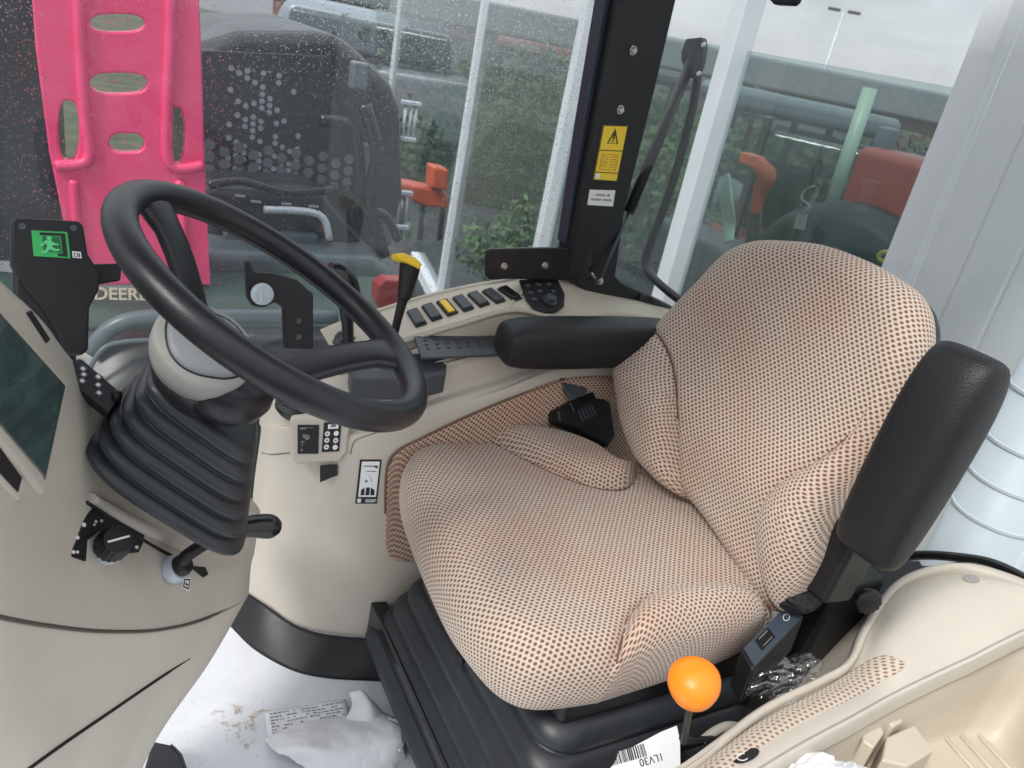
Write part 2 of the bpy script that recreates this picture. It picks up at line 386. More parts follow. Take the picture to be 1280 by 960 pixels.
# ------------------------------------------------------------------ pillow (upholstery)
def pillow(name, O, U, W, N, outl, hf, Rr, depth, m, parent, regions=(), ns=80, na=13, uvrot=0, inset=.03):
    """O origin, U/W in-plane axes, N outward normal. outl: plan outline (u,v); hf(u,v)->height; regions: list of (child name, polygon)"""
    o2 = cr([V((a, b, 0)) for a, b in outl], na, True); n = len(o2)
    c = sum(o2, V()) / n
    vs = []; uvs = []; ring = []
    s0 = 1 - Rr / (sum((p - c).length for p in o2) / n)
    prof = [i / ns * s0 for i in range(1, ns + 1)]
    ne = 12
    prof += [s0 + (1 - s0) * math.sin(PI / 2 * i / ne) for i in range(1, ne + 1)]
    acc = [0.0] * n; prev = [None] * n
    def P3(q, h): return O + U * q.x + W * q.y + N * h
    rings = []
    for s in prof:
        r = []
        for j in range(n):
            q = c + (o2[j] - c) * s
            h = hf(q.x, q.y)
            if s > s0: h -= Rr * (1 - math.sqrt(max(0, 1 - ((s - s0) / (1 - s0)) ** 2)))
            r.append((q, h))
        rings.append(r)
    for k in range(1, 9):                        # walls then tucked bottom
        t = k / 8; r = []
        for j in range(n):
            q0, h0 = rings[ns + ne - 1][j]
            ang = t * PI * .5
            ins = 1 - inset * (1 - math.cos(ang)) / max(.05, (o2[j] - c).length)
            h = h0 + (-depth - h0) * math.sin(ang) if True else 0
            r.append((c + (o2[j] - c) * ins, h))
        rings.append(r)
    hc = hf(c.x, c.y)
    vs.append(P3(c, hc)); uvs.append((c.x, c.y)); plan = [c]
    for r in rings:
        for j in range(n):
            q, h = r[j]; p = P3(q, h)
            pp = prev[j] if prev[j] is not None else vs[0]
            acc[j] += (p - pp).length; prev[j] = p
            dd = (o2[j] - c).normalized()
            vs.append(p); uvs.append((c.x + dd.x * acc[j], c.y + dd.y * acc[j])); plan.append(q)
    if uvrot:
        ca, sa = math.cos(uvrot), math.sin(uvrot); uvs = [(a * ca - b * sa, a * sa + b * ca) for a, b in uvs]
    fs = [(0, 1 + j, 1 + (j + 1) % n) for j in range(n)]
    for i in range(len(rings) - 1):
        for j in range(n):
            a = 1 + i * n + j; b = 1 + i * n + (j + 1) % n; fs.append((a, a + n, b + n, b))
    nfin = 1 + (len(rings) - 1) * n
    fs.append(tuple(nfin + j for j in range(n)))
    def inside(q, poly):
        r = False; k = len(poly)
        for i in range(k):
            a, b = poly[i], poly[i - 1]
            if (a[1] > q.y) != (b[1] > q.y) and q.x < (b[0] - a[0]) * (q.y - a[1]) / (b[1] - a[1]) + a[0]: r = not r
        return r
    own = [[] for _ in range(len(regions) + 1)]
    for f in fs:
        cc = sum((plan[i] for i in f), V()) / len(f); w = 0
        for k, (nm, poly, mm) in enumerate(regions):
            if len(f) < 10 and inside(cc, poly): w = k + 1; break
        own[w].append(f)
    # orientation check
    def build(nm, ff, mt, par):
        idx = {}; v2 = []; u2 = []; f2 = []
        for f in ff:
            g = []
            for i in f:
                if i not in idx: idx[i] = len(v2); v2.append(vs[i]); u2.append(uvs[i])
                g.append(idx[i])
            f2.append(tuple(g))
        o = mesh(nm, v2, f2, mt, par, uv=u2, recalc=False)
        return o
    main = build(name, own[0], m, parent)
    for k, (nm, poly, mm) in enumerate(regions):
        if own[k + 1]: build(nm, own[k + 1], mm or m, main)
    return main
def pl_dist(q, line):
    best = 9
    for i in range(len(line) - 1):
        a, b = line[i], line[i + 1]; dx, dy = b[0] - a[0], b[1] - a[1]
        t = max(0, min(1, ((q[0] - a[0]) * dx + (q[1] - a[1]) * dy) / (dx * dx + dy * dy + 1e-12)))
        best = min(best, math.hypot(q[0] - a[0] - t * dx, q[1] - a[1] - t * dy))
    return best
def in_poly(x, y, poly):
    r = False; k = len(poly)
    for i in range(k):
        a, b = poly[i], poly[i - 1]
        if (a[1] > y) != (b[1] > y) and x < (b[0] - a[0]) * (y - a[1]) / (b[1] - a[1]) + a[0]: r = not r
    return r
#SECTIONS
# ================================================================== SEAT
seat = thing('driver_seat', 'patterned beige and pink cloth driver seat with black armrests and bellows base', 'seat', (.8, .9, 0))
ZC = .575
fl = [(502, 600, .55), (507, 575, .56), (520, 556, .57), (548, 541, .585), (590, 531, .60), (645, 527, .60), (700, 532, .605), (745, 548, .605), (785, 572, .60),
      (840, 570, .575), (930, 600, .575), (985, 680, .575), (975, 745, .57), (955, 780, .53), (915, 810, .51), (850, 838, .50), (780, 862, .495), (720, 876, .49), (665, 878, .49), (625, 862, .49),
      (590, 828, .49), (557, 775, .50), (530, 712, .51), (512, 655, .525)]
co_ = [P(a, b, Z=c) for a, b, c in fl]
coutl = [(p.x, p.y) for p in co_]
def toC(l): return [(lambda q: (q.x, q.y))(P(a, b, Z=ZC)) for a, b in l]
sf = toC([(592, 536), (640, 563), (690, 587), (735, 602), (770, 607), (788, 603), (797, 588)])
sf = [(p.x, p.y) for p in cr([V((a, b, 0)) for a, b in sf], 5)]
sn = toC([(985, 762), (950, 748), (900, 737), (850, 737), (815, 745), (793, 763), (780, 790), (772, 822), (768, 860)])
sn = [(p.x, p.y) for p in cr([V((a, b, 0)) for a, b in sn], 5)]
far_poly = sf + toC([(840, 540), (780, 480), (640, 470), (560, 500)])
near_poly = sn + toC([(790, 960), (1000, 920), (1100, 780)])
def hump(d, w, h): 
    t = min(1, d / w); return h * math.sqrt(max(0, 1 - (1 - t) ** 2))
def hc(x, y):
    z = 0.012 * math.exp(-((x - .56) / .10) ** 2)          # thigh roll
    z -= .012 * math.exp(-((x - .88) / .12) ** 2 - ((y - .9) / .16) ** 2)
    df = pl_dist((x, y), sf); dn_ = pl_dist((x, y), sn)
    if in_poly(x, y, far_poly): z += hump(df, .05, .040) * min(1, max(.15, (x - .56) / .12))
    if in_poly(x, y, near_poly): z += hump(dn_, .05, .040) * min(1, max(.1, (x - .60) / .10))
    z -= .009 * math.exp(-(df / .006) ** 2) * min(1, max(0, (x - .57) / .05)) + .009 * math.exp(-(dn_ / .006) ** 2)
    return z
cush = pillow('seat_cushion', V((0, 0, ZC)), V((1, 0, 0)), V((0, 1, 0)), V((0, 0, 1)), coutl, hc, .055, .125, 'fab', seat,
              regions=[('side_bolster', far_poly, 'fab'), ('side_bolster', near_poly, 'fab')])

BO = V((.985, 0, .60)); tb = math.radians(12)
BU = V((0, -1, 0)); BWv = V((math.sin(tb), 0, math.cos(tb))); BN = V((-math.cos(tb), 0, math.sin(tb)))
def bp_(px, py, off=0):
    q = Pp(px, py, BO + BN * off, BN) - BO
    return (q.dot(BU), q.dot(BWv))
bl = [(958, 292, 0), (1005, 296, 0), (1060, 316, 0), (1104, 341, 0), (1136, 364, -.02), (1152, 395, -.03), (1151, 440, -.03), (1136, 490, -.03), (1108, 545, -.03), (1078, 600, -.03),
      (1048, 655, -.02), (1020, 705, 0), (990, 745, 0), (950, 765, 0), (900, 700, 0), (850, 632, 0), (818, 597, 0), (799, 573, 0), (786, 535, 0), (783, 495, 0), (781, 455, 0), (796, 422, 0), (822, 386, 0), (862, 343, 0), (895, 308, 0), (925, 294, 0)]
boutl = [bp_(a, b, c) for a, b, c in bl]
bsf = [(p.x, p.y) for p in cr([V((*bp_(a, b), 0)) for a, b in [(800, 405), (822, 418), (840, 450), (850, 490), (852, 535), (846, 590), (843, 640)]], 5)]
bsn = [(p.x, p.y) for p in cr([V((*bp_(a, b), 0)) for a, b in [(1100, 470), (1068, 535), (1030, 573), (990, 602), (965, 635), (955, 680), (960, 730), (965, 790)]], 5)]
bfar = bsf + [bp_(a, b) for a, b in [(760, 680), (730, 500), (760, 400)]]
bnear = bsn + [bp_(a, b) for a, b in [(1100, 790), (1230, 600), (1230, 450)]]
bc = sum((V((a, b, 0)) for a, b in boutl), V()) / len(boutl)
print('seat back centre', bc, 'cush', sum((V((a, b, 0)) for a, b in coutl), V()) / len(coutl))
def hb(u, v):
    z = .022 * math.exp(-((v - .14) / .09) ** 2) - .012 * math.exp(-((u - bc.x) / .12) ** 2) - .03 * max(0, v - .42) 
    df = pl_dist((u, v), bsf); dn_ = pl_dist((u, v), bsn)
    if in_poly(u, v, bfar): z += hump(df, .05, .042) * min(1, max(0, (bsf[0][1] - v) / .10))
    fade = min(1, max(0, (.38 - v) / .2))
    if in_poly(u, v, bnear): z += hump(dn_, .06, .046) * fade
    z -= .008 * math.exp(-(df / .006) ** 2) + .008 * math.exp(-(dn_ / .006) ** 2) * fade
    return z
back = pillow('backrest', BO, BU, BWv, BN, boutl, hb, .05, .10, 'fab', seat, regions=[('side_bolster', bfar, 'fab'), ('side_bolster', bnear, 'fab')])
seamm = mat('seam_shade', (.16, .07, .05), .8)  # thin dark line drawn along the bolster grooves as their fold shadow
tube('seam_shade_line', [V((a, b, ZC + hc(a, b) + .0035)) for a, b in sf[1:]], .0016, seamm, cush, n=6, sub=1)
tube('seam_shade_line', [V((a, b, ZC + hc(a, b) + .0035)) for a, b in sn[:-4]], .0016, seamm, cush, n=6, sub=1)
tube('seam_shade_line', [BO + BU * a + BWv * b + BN * (hb(a, b) + .0035) for a, b in bsf[4:-11]], .0016, seamm, back, n=6, sub=1)
tube('seam_shade_line', [BO + BU * a + BWv * b + BN * (hb(a, b) + .0035) for a, b in bsn[6:]], .0016, seamm, back, n=6, sub=1)
# black shell behind the backrest
c2 = [(bc.x + (a - bc.x) * .955, bc.y + (b - bc.y) * .97) for a, b in boutl]
pillow('backrest_shell', BO - BN * .105, BU, BWv, BN, c2, lambda u, v: .03, .02, .03, 'seatshell', seat, ns=12)
# seat pan, bellows and base
def rrect(cx_, cy_, z, hx, hy, r, n=8):
    out = []
    for q, (sx, sy) in enumerate(((1, 1), (-1, 1), (-1, -1), (1, -1))):
        for i in range(n):
            a = PI / 2 * q + PI / 2 * i / (n - 1)
            out.append(V((cx_ + sx * (hx - r) + r * math.cos(a), cy_ + sy * (hy - r) + r * math.sin(a), z)))
    return out
def loft(name, rings, m, parent, caps=True, label=None, smooth=True):
    n = len(rings[0]); vs = [p for r in rings for p in r]
    fs = [(i * n + j, i * n + (j + 1) % n, (i + 1) * n + (j + 1) % n, (i + 1) * n + j) for i in range(len(rings) - 1) for j in range(n)]
    if caps: fs += [tuple(range(n - 1, -1, -1)), tuple(range((len(rings) - 1) * n, len(rings) * n))]
    return mesh(name, vs, fs, m, parent, smooth=smooth, label=label)
SC = V((.815, .895, 0))
rings = []
for k in range(121):
    t = k / 120; z = .40 - t * .30
    w = .5 - .5 * math.cos(t * 2 * PI * 4)
    g = t * .115 + .019 * abs(math.sin(PI * 6 * t)) ** .55
    rings.append(rrect(SC.x, SC.y, z, .195 + g, .225 + g, .06))
loft('suspension_bellows', rings, 'bell', seat)
box('seat_pan', (SC.x + .0, SC.y, .43), (.40, .46, .07), 'black', seat, bv=.015)
box('seat_plinth', (SC.x + .03, SC.y, .05), (.62, .64, .10), 'blackg', seat, bv=.008)
box('front_rail', (SC.x - .285, SC.y + .05, .142), (.035, .60, .085), 'blackg', seat, bv=.006)
q = P(575, 822, Z=.33); kb = tube('pan_screw', [P(592, 822, X=q.x + .03), P(566, 822, X=q.x - .006)], .006, 'steel', seat, sub=1)
kb = lathe('pan_knob', [(.004, 0), (.013, .002), (.014, .012), (.009, .016)], P(578, 820, X=q.x - .0), V((-1, -.3, 0)), 'black', seat, n=12)
# far armrest, down
def arm(name, c, L, wd, th, ax, m='pad', parent=seat, label=None, prof=None, e=.7):
    pts = []
    prof = prof or [(-1, .58), (-.97, .76), (-.88, .92), (-.5, 1), (0, 1), (.5, 1), (.84, .96), (.96, .82), (1, .60)]
    rg = []
    for s, k in prof:
        r = []
        for j in range(28):
            a = 2 * PI * j / 28; ca, sa = math.cos(a), math.sin(a)
            x = math.copysign(abs(ca) ** e, ca) * wd / 2 * (.55 + .45 * k); z = math.copysign(abs(sa) ** e, sa) * th / 2 * k
            r.append(V(c) + ax[0] * (s * L / 2) + ax[1] * x + ax[2] * z)
        rg.append(r)
    return subs(loft(name, rg, m, parent, label=label), 1)
a0 = P(624, 428, Y=1.22); a1 = P(840, 428, Y=1.22)
arm('armrest', (a0 + a1) / 2 + V((.006, 0, 0)), (a1 - a0).length, .095, .104, frame(V((0, -.12, 1)), V((1, 0, 0))), label='far black padded armrest folded down')
# near armrest, folded up
b0 = P(1082, 690, Y=.545); b1 = P(1220, 440, Y=.545)
print('arm', b0, b1, (b1 - b0).length)
axL = (b1 - b0).normalized()
sidev = V((0, 1, 0)); zz = axL.cross(sidev).normalized()
arm('armrest', (b0 + b1) / 2 + zz * .0, (b1 - b0).length + .005, .115, .098, (axL, sidev, zz), prof=[(-1, .45), (-.97, .62), (-.9, .76), (-.7, .88), (-.3, .98), (.2, 1.03), (.55, 1.0), (.8, .88), (.93, .68), (1, .42)], e=.72, label='near black padded armrest folded upright')
jb = P(1060, 720, Y=.60)
box('armrest_arm', P(1055, 700, Y=.61), (.075, .05, .14), 'black', seat, ax=frame(axL), bv=.01)
lathe('pivot_knob', [(.0, -.002), (.020, 0), (.022, .004), (.022, .012), (.018, .016), (.0, .016)], P(1082, 748, Y=.585), V((-.5, -1, .15)), 'black', seat, n=24, lobes=12, la=.05)
box('pivot_bracket', P(1040, 770, Y=.66), (.13, .05, .20), 'black', seat, ax=frame(axL), bv=.012)
box('side_cover', P(985, 860, Y=.66), (.30, .04, .12), 'black', seat, bv=.02)
# control box beside the cushion
cb = thing('seat_belt_buckle', 'black belt buckle unit with blue grey face beside the cushion edge', 'buckle', P(970, 800, Z=.5))
tl, tr, br, bL = P(926, 812, Z=.545), P(986, 752, Z=.565), P(1006, 771, Z=.562), P(941, 838, Z=.542)
f1 = prism('housing', [tl, tr, br, bL], V((.012, .004, -.085)), 'black', cb, bv=.006)
pt = Plate([tl, tr, br, bL]); prism('face_plate', pt.rect(.03, .06, .97, .94, .001), pt.n * .002, 'bluegrey', cb, bv=.001)
prism('display', pt.rect(.22, .18, .48, .72, .003), pt.n * .001, 'black', cb, bv=0)
strip('print', [pt.rect(.27, .25, .44, .30, .0045), pt.rect(.27, .6, .44, .64, .0045)], 'inkgrey', cb)
rr = [pt.at(.78 + .05 * math.cos(a * PI / 8), .45 + .14 * math.sin(a * PI / 8), .0035) for a in range(16)]
tube('ring_mark', rr, .0006, 'white', cb, closed=True, n=5, sub=1)
# crumpled black cover
def crumple(name, c, s, m, parent=None, seed=1, lab=None, ax=None, sub=4, amp=.35, fold=3.0, flat=1):
    rr = random.Random(seed); bm = bmesh.new(); bmesh.ops.create_icosphere(bm, subdivisions=sub, radius=1)
    from mathutils import noise
    off = V((rr.random() * 50, rr.random() * 50, rr.random() * 50))
    ax = ax or (V((1, 0, 0)), V((0, 1, 0)), V((0, 0, 1)))
    vs = []
    for v in bm.verts:
        n = noise.noise(v.co * fold * .5 + off) * amp + (1 - abs(noise.noise(v.co * fold + off)) * 2) * amp * .5 + noise.noise(v.co * fold * 3 + off) * amp * .2
        p = v.co * (1 + n); vs.append(V(c) + ax[0] * p.x * s[0] + ax[1] * p.y * s[1] + ax[2] * max(p.z, -flat) * s[2])
    fs = [tuple(v.index for v in f.verts) for f in bm.faces]; bm.free()
    return mesh(name, vs, fs, m, parent, label=lab)
t = crumple('lever_gaiter', P(1000, 742, Y=.64), (.046, .030, .024), 'black', seat, 3, ax=frame(V((.3, -.5, 1))), amp=.28, fold=1.3, sub=5)
t = crumple('plastic_film', P(985, 852, Y=.56), (.06, .03, .028), 'film', None, 5, amp=.6, fold=3, sub=5)
tag(t, 'crumpled clear plastic film in the dark gap by the seat', 'plastic film')

# ================================================================== STEERING WHEEL
wc = V((.191, .8468, 1.0255)); ta, tbb = .5201, -.2681
wn = V((math.sin(ta) * math.cos(tbb), math.sin(tbb) * math.sin(ta), math.cos(ta)))
wx = V((1, 0, 0)) - wn * wn.x; wx.normalize(); wy = wn.cross(wx)     # wx: toward the driver
def wp(a, r, h=0): return wc + (wx * math.cos(a) + wy * math.sin(a)) * r + wn * h
sw = thing('steering_wheel', 'black three spoke steering wheel with thick smooth rim above ribbed boot', 'steering wheel', wc)
RR = .1885
def pang(px, py):
    q = Pp(px, py, wc, wn) - wc; return math.atan2(q.dot(wy), q.dot(wx)), q.length
rim = []
tube('rim', [wp(2 * PI * i / 72, RR) for i in range(72)], .0172, 'grip', sw, n=20, sub=1, closed=True)
hub_px = P(300, 470, Y=.9)
hubc = wc - wn * .118
def spoke(a, spread, w0, w1):
    pts = []
    rows = []
    for s in range(9):
        t = s / 8; r = .035 + t * (RR - .035)
        h = -.112 * (1 - t) ** 1.5 
        wdt = (w0 * (1 - t) + w1 * t) + (.018 * max(0, t - .75) * 4)
        rg = []
        for j in range(16):
            b = 2 * PI * j / 16; ca, sa = math.cos(b), math.sin(b)
            th = .010
            cpt = wp(a, r, h); tang = -wx * math.sin(a) + wy * math.cos(a)
            rg.append(cpt + tang * (math.copysign(abs(ca) ** .7, ca) * wdt) + wn * (math.copysign(abs(sa) ** .8, sa) * th))
        rows.append(rg)
    return loft('spoke', rows, 'grip', sw)
a1_, _ = pang(500, 445); a2_, _ = pang(190, 290); 
for a_ in (a1_, pang(205, 262)[0]): spoke(a_, 0, .030, .024)
spoke(a1_ + (pang(205, 262)[0] - a1_) * .5 + (PI if False else 0), 0, .02, .014) if False else None
lathe('hub', [(.0, -.035), (.045, -.035), (.058, -.02), (.062, 0), (.058, .015), (.045, .022), (.0, .025)], hubc, wn, 'grip', sw, n=40)
# grey horn pad and light shroud
hp = thing('steering_column', 'steering column with beige grey shroud and black ribbed rubber boot', 'steering column', P(205, 640, Y=.93))
def oval(name, c, ax, prof, m, parent, n=40, e=.8, lab=None):
    rg = []
    for (a, b, h, dx) in prof:
        r = []
        for j in range(n):
            t = 2 * PI * j / n; ca, sa = math.cos(t), math.sin(t)
            r.append(c + ax[0] * (math.copysign(abs(ca) ** e, ca) * a + dx) + ax[1] * (math.copysign(abs(sa) ** e, sa) * b) + ax[2] * h)
        rg.append(r)
    return loft(name, rg, m, parent, label=lab)
# shroud: an egg shaped cowl under the rim on the front side
cc = P(262, 430, Y=.88)
cax = (wx, wy, wn)
cax = frame((wn + V((-.12, -.42, 0))).normalized(), V((1, 0, 0)))
oval('column_shroud', P(259, 431, Y=.835), cax, [(.04, .04, -.040, .004), (.0515, .050, -.039, .004), (.056, .0545, -.022, .001), (.058, .056, -.004, 0), (.055, .053, .002, 0)], 'greypad', hp, e=1, n=72)
oval('column_pad', P(259, 431, Y=.835), cax, [(.044, .042, -.004, 0), (.045, .043, .003, 0), (.040, .038, .008, 0), (.02, .018, .011, 0)], mat('pad_grey', (.24, .26, .27), .42, bump=.3, bscale=900), hp, n=72)
oval('pad_gap', P(259, 431, Y=.835), cax, [(.0472, .0452, -.004, 0), (.0472, .0452, .0028, 0)], 'ink', hp, n=72)
oval('column_collar', P(259, 431, Y=.835), cax, [(.034, .034, -.105, .034), (.043, .042, -.090, .026), (.050, .049, -.066, .014), (.0525, .051, -.042, .006), (.051, .050, -.036, .005)], 'grip', hp, n=72, e=1)
# ribbed boot
B0 = P(216, 604, Y=.93); T0 = P(262, 498, Y=.905)
bx = (T0 - B0); bxn = bx.normalized()
bt_, by_ = math.radians(39), math.radians(-13)
bn0 = V((math.sin(bt_) * math.cos(by_), math.sin(bt_) * math.sin(by_), math.cos(bt_)))
ax_ = frame(bn0, V((math.cos(bt_) * math.cos(by_), math.cos(bt_) * math.sin(by_), -math.sin(bt_))))
rg = []
NR = 6; per = 14
for k in range(NR * per + 1):
    t = k / (NR * per); ph = (k % per) / per
    w = math.sin(PI * ph) ** .6
    g = .86 + .14 * w
    s = (1 - t * .37) * g
    c = B0 + bx * t
    r = []
    for j in range(56):
        a = 2 * PI * j / 56; ca, sa = math.cos(a), math.sin(a); e = .5
        r.append(c + ax_[0] * (math.copysign(abs(ca) ** e, ca) * .123 * s) + ax_[1] * (math.copysign(abs(sa) ** e, sa) * .097 * s))
    rg.append(r)
loft('column_boot', rg, 'rubber', hp)

# ================================================================== DASHBOARD
dash = thing('dashboard', 'beige front console with built in screen around the steering column', 'dashboard', P(150, 700, Y=.9) * V((1, 1, 0)) if False else (0, .9, .3))
up_rows = [
 [P(-200, 190, Y=.66), P(-90, 262, Y=.72), P(0, 351, Y=.79), P(52, 400, Y=.86), P(98, 458, Y=.96), P(180, 530, Y=1.06), P(290, 600, Y=1.12), P(325, 640, Y=1.13)],
 [P(-200, 330, Y=.64), P(-90, 400, Y=.68), P(0, 470, Y=.76), P(68, 500, Y=.84), P(130, 545, Y=.94), P(200, 600, Y=1.02), P(280, 630, Y=1.08), P(322, 660, Y=1.11)],
 [P(-200, 500, Y=.62), P(-90, 540, Y=.66), P(0, 590, Y=.73), P(68, 610, Y=.82), P(130, 640, Y=.90), P(200, 670, Y=.97), P(270, 690, Y=1.03), P(318, 690, Y=1.09)],
 [P(-200, 640, Y=.60), P(-90, 660, Y=.64), P(0, 690, Y=.70), P(68, 705, Y=.78), P(130, 715, Y=.85), P(200, 722, Y=.92), P(265, 720, Y=.99), P(314, 706, Y=1.07)],
 [P(-200, 730, Y=.59), P(-90, 745, Y=.63), P(0, 769, Y=.69), P(68, 781, Y=.76), P(130, 787, Y=.82), P(200, 785, Y=.89), P(260, 770, Y=.97), P(311, 741, Y=1.05)]]
up_rows2 = [r + [r[-1] + V((-.05, .10, -.01)), r[-1] + V((-.16, .13, -.02))] for r in up_rows]
dup = grid('upper_panel', up_rows2, 'beige', dash, nu=10, nv=10, thick=.012)
lo_rows = [
 [P(-200, 733, Y=.592), P(-90, 748, Y=.632), P(0, 772, Y=.692), P(68, 784, Y=.762), P(130, 790, Y=.822), P(200, 788, Y=.892), P(260, 773, Y=.972), P(309, 744, Y=1.052)],
 [P(-200, 850, Y=.585), P(-90, 850, Y=.625), P(0, 860, Y=.68), P(60, 860, Y=.74), P(110, 858, Y=.79), P(165, 852, Y=.85), P(212, 845, Y=.91), P(262, 826, Y=.97)],
 [P(-200, 980, Y=.58), P(-90, 975, Y=.62), P(0, 975, Y=.67), P(50, 970, Y=.71), P(90, 965, Y=.76), P(125, 955, Y=.80), P(158, 945, Y=.85), P(188, 935, Y=.90)],
 [P(-200, 1150, Y=.57), P(-90, 1150, Y=.61), P(-20, 1150, Y=.66), P(20, 1140, Y=.70), P(50, 1130, Y=.74), P(80, 1120, Y=.78), P(110, 1100, Y=.82), P(130, 1080, Y=.86)]]
lo2 = [r + [r[-1] + V((-.05, .10, -.01)), r[-1] + V((-.16, .13, -.02))] for r in lo_rows]
dlo = grid('lower_panel', lo2, 'beige2', dash, nu=10, nv=10, thick=.012)
tube('panel_joint', [a.lerp(b, .5) + V((0, -.0008, 0)) for a, b in zip(up_rows[-1], lo_rows[0])], .0022, mat('joint_shadow', (.08, .07, .06), .7), dash, n=6)
# slit in the lower panel
sl = [(p.x, p.y) for p in cr([V((a, b, 0)) for a, b in [(30, 965), (80, 929), (140, 888), (200, 847), (238, 823)]], 6)]
tube('panel_slit', [hit(dlo, *p)[0] for p in sl], [.0028] * 20 + [.002, .0016, .0012, .001, .0008], 'ink', dash, n=6, sub=1)
h1 = hit(dup, 262, 768)
# rim round the boot
# screen with bezel
s4 = [hit(dup, *p)[0] for p in ((-70, 330), (70, 482), (44, 600), (-70, 470))]
spl = Plate(s4)
bez = prism('screen_bezel', spl.rect(-.0, -.10, 1.06, 1.12, -.012), spl.n * .020, 'beige', dash, bv=.006, seg=4)
scr = prism('screen', spl.rect(.03, .02, .985, .97, .0085), spl.n * .002, 'screen', dash, bv=.0005)
strip('screen_outline', [spl.rect(.03, .0, .985, .02, .0095), spl.rect(.985, .0, 1.0, .99, .0095)], 'ink', dash)
# lower black slot under the screen
hs4 = [hit(dup, *p)[0] for p in ((-40, 512), (22, 598), (16, 618), (-40, 560))]
pl2 = Plate(hs4); b2 = prism('slot_frame', pl2.rect(-.05, -.2, 1.1, 1.25, -.006), pl2.n * .011, 'beige', dash, bv=.004)
prism('slot', pl2.rect(.02, .05, .97, .95, .004), pl2.n * .002, 'ink', dash, bv=.001)
# vent slit on the top left edge
vs4 = [hit(dup, *p)[0] for p in ((32, 391), (37, 388), (61, 424), (57, 429))]
pv = Plate(vs4); prism('vent', pv.rect(0, 0, 1, 1, -.001), pv.n * .003, 'black', dash, bv=.0008)
# hazard key module
k4 = [P(86, 452, Y=.955), P(100, 449, Y=.985), P(150, 492, Y=1.03), P(137, 517, Y=.99)]
mod = [(85, 455), (100, 448), (152, 490), (136, 519)]
mp = [hit(dup, 92, 470)[0]]
mplane_o = hit(dup, 118, 490)[0] + V((0, -.05, .028)); mplane_n = (EYE - mplane_o).normalized() + V((0, 0, .45)); mplane_n.normalize()
km = [Pp(a, b, mplane_o, mplane_n) for a, b in ((84, 452), (101, 447), (153, 492), (136, 518), (86, 478))]
kmod = prism('key_module', km, -mplane_n * .03, 'black', dash, bv=.003)
kp = Plate([km[0], km[1], km[2], km[3]])
kpl = Plate([Pp(a, b, mplane_o + mplane_n * .0004, mplane_n) for a, b in ((102, 455), (149, 494), (135, 510), (90, 470))])
it = []
for i, (u, v) in enumerate(((.17, .2), (.17, .62), (.30, .15), (.55, .25), (.58, .62), (.42, .70))): it.append(kpl.rect(u - .045, v - .09, u + .045, v + .09, .0006))
for i in range(6):
    u = .14 + .13 * (i // 2) + (.12 if i > 3 else 0); 
keys = []
ic = []
for a, b in ((104, 462), (105, 469), (103, 477), (123, 472), (123, 482), (124, 492)):
    o_ = Pp(a, b, mplane_o, mplane_n); ax0 = (Pp(a + 6, b + 4, mplane_o, mplane_n) - o_).normalized(); ay0 = mplane_n.cross(ax0)
    box('key', o_ + mplane_n * .001, (.0085, .0075, .003), 'keygrey', kmod, ax=(ax0, ay0, mplane_n), bv=.0008)
    ic.append([o_ + mplane_n * .0028 + ax0 * x * .0026 + ay0 * y * .0022 for x, y in ((-1, -.6), (.2, -1), (1, .2), (0, 1), (-.9, .7))])
strip('key_symbols', ic, 'white', kmod)
lathe('key_button', [(.004, 0), (.006, .001), (.006, .012), (.003, .015)], Pp(146, 497, mplane_o, mplane_n), mplane_n, 'black', dash, n=14)
# throttle plate with rotary knob
tp = [(93, 634), (106, 632), (137, 645), (180, 668), (178, 690), (160, 692), (140, 664), (122, 664), (108, 676), (106, 702), (88, 696)]
tpo, tpn = hit(dup, 135, 680)
tpn = tpn.normalized()
prism('knob_plate', [Pp(a, b, tpo + tpn * .002, tpn) for a, b in tp], tpn * .0015, 'ink', dash, bv=.0004)
dots = []
for a, b, r in ((105, 656, 3), (97, 672, 2.6), (120, 652, 2), (92, 690, 2.5), (97, 690, 2), (127, 651, 2), (171, 684, 2.5), (118, 656, 1.6)):
    dots.append([Pp(a + r * math.cos(t * PI / 4), b + r * math.sin(t * PI / 4), tpo + tpn * .0040, tpn) for t in range(8)])
strip('knob_symbols', dots, 'white', dash)
kn = thing('rotary_knob', 'black ribbed rotary knob with a white pointer line below the boot', 'knob', tpo)
kax = (tpn + V((.25, -.35, .35))).normalized()
kc = Pp(133, 688, tpo + tpn * .003, tpn); kt = Pp(147, 675, tpo + tpn * .03, tpn)
kz = (kt - kc).normalized()
lathe('collar', [(.0, 0), (.019, 0), (.02, .004), (.018, .012), (.0, .013)], kc, kz, 'galv', kn, n=32)
lathe('knob_cap', [(.0, .012), (.018, .012), (.0205, .016), (.0195, .034), (.0165, .040), (.0, .0405)], kc, kz, 'black', kn, n=72, lobes=18, la=.035)
kf = frame(kz, V((1, 0, .4))); kcc = kc + kz * .041
prism('pointer', [kcc + kf[0] * a + kf[1] * b for a, b in ((-.013, -.0012), (.013, -.0012), (.013, .0012), (-.013, .0012))], kz * .0006, 'white', kn, bv=0)
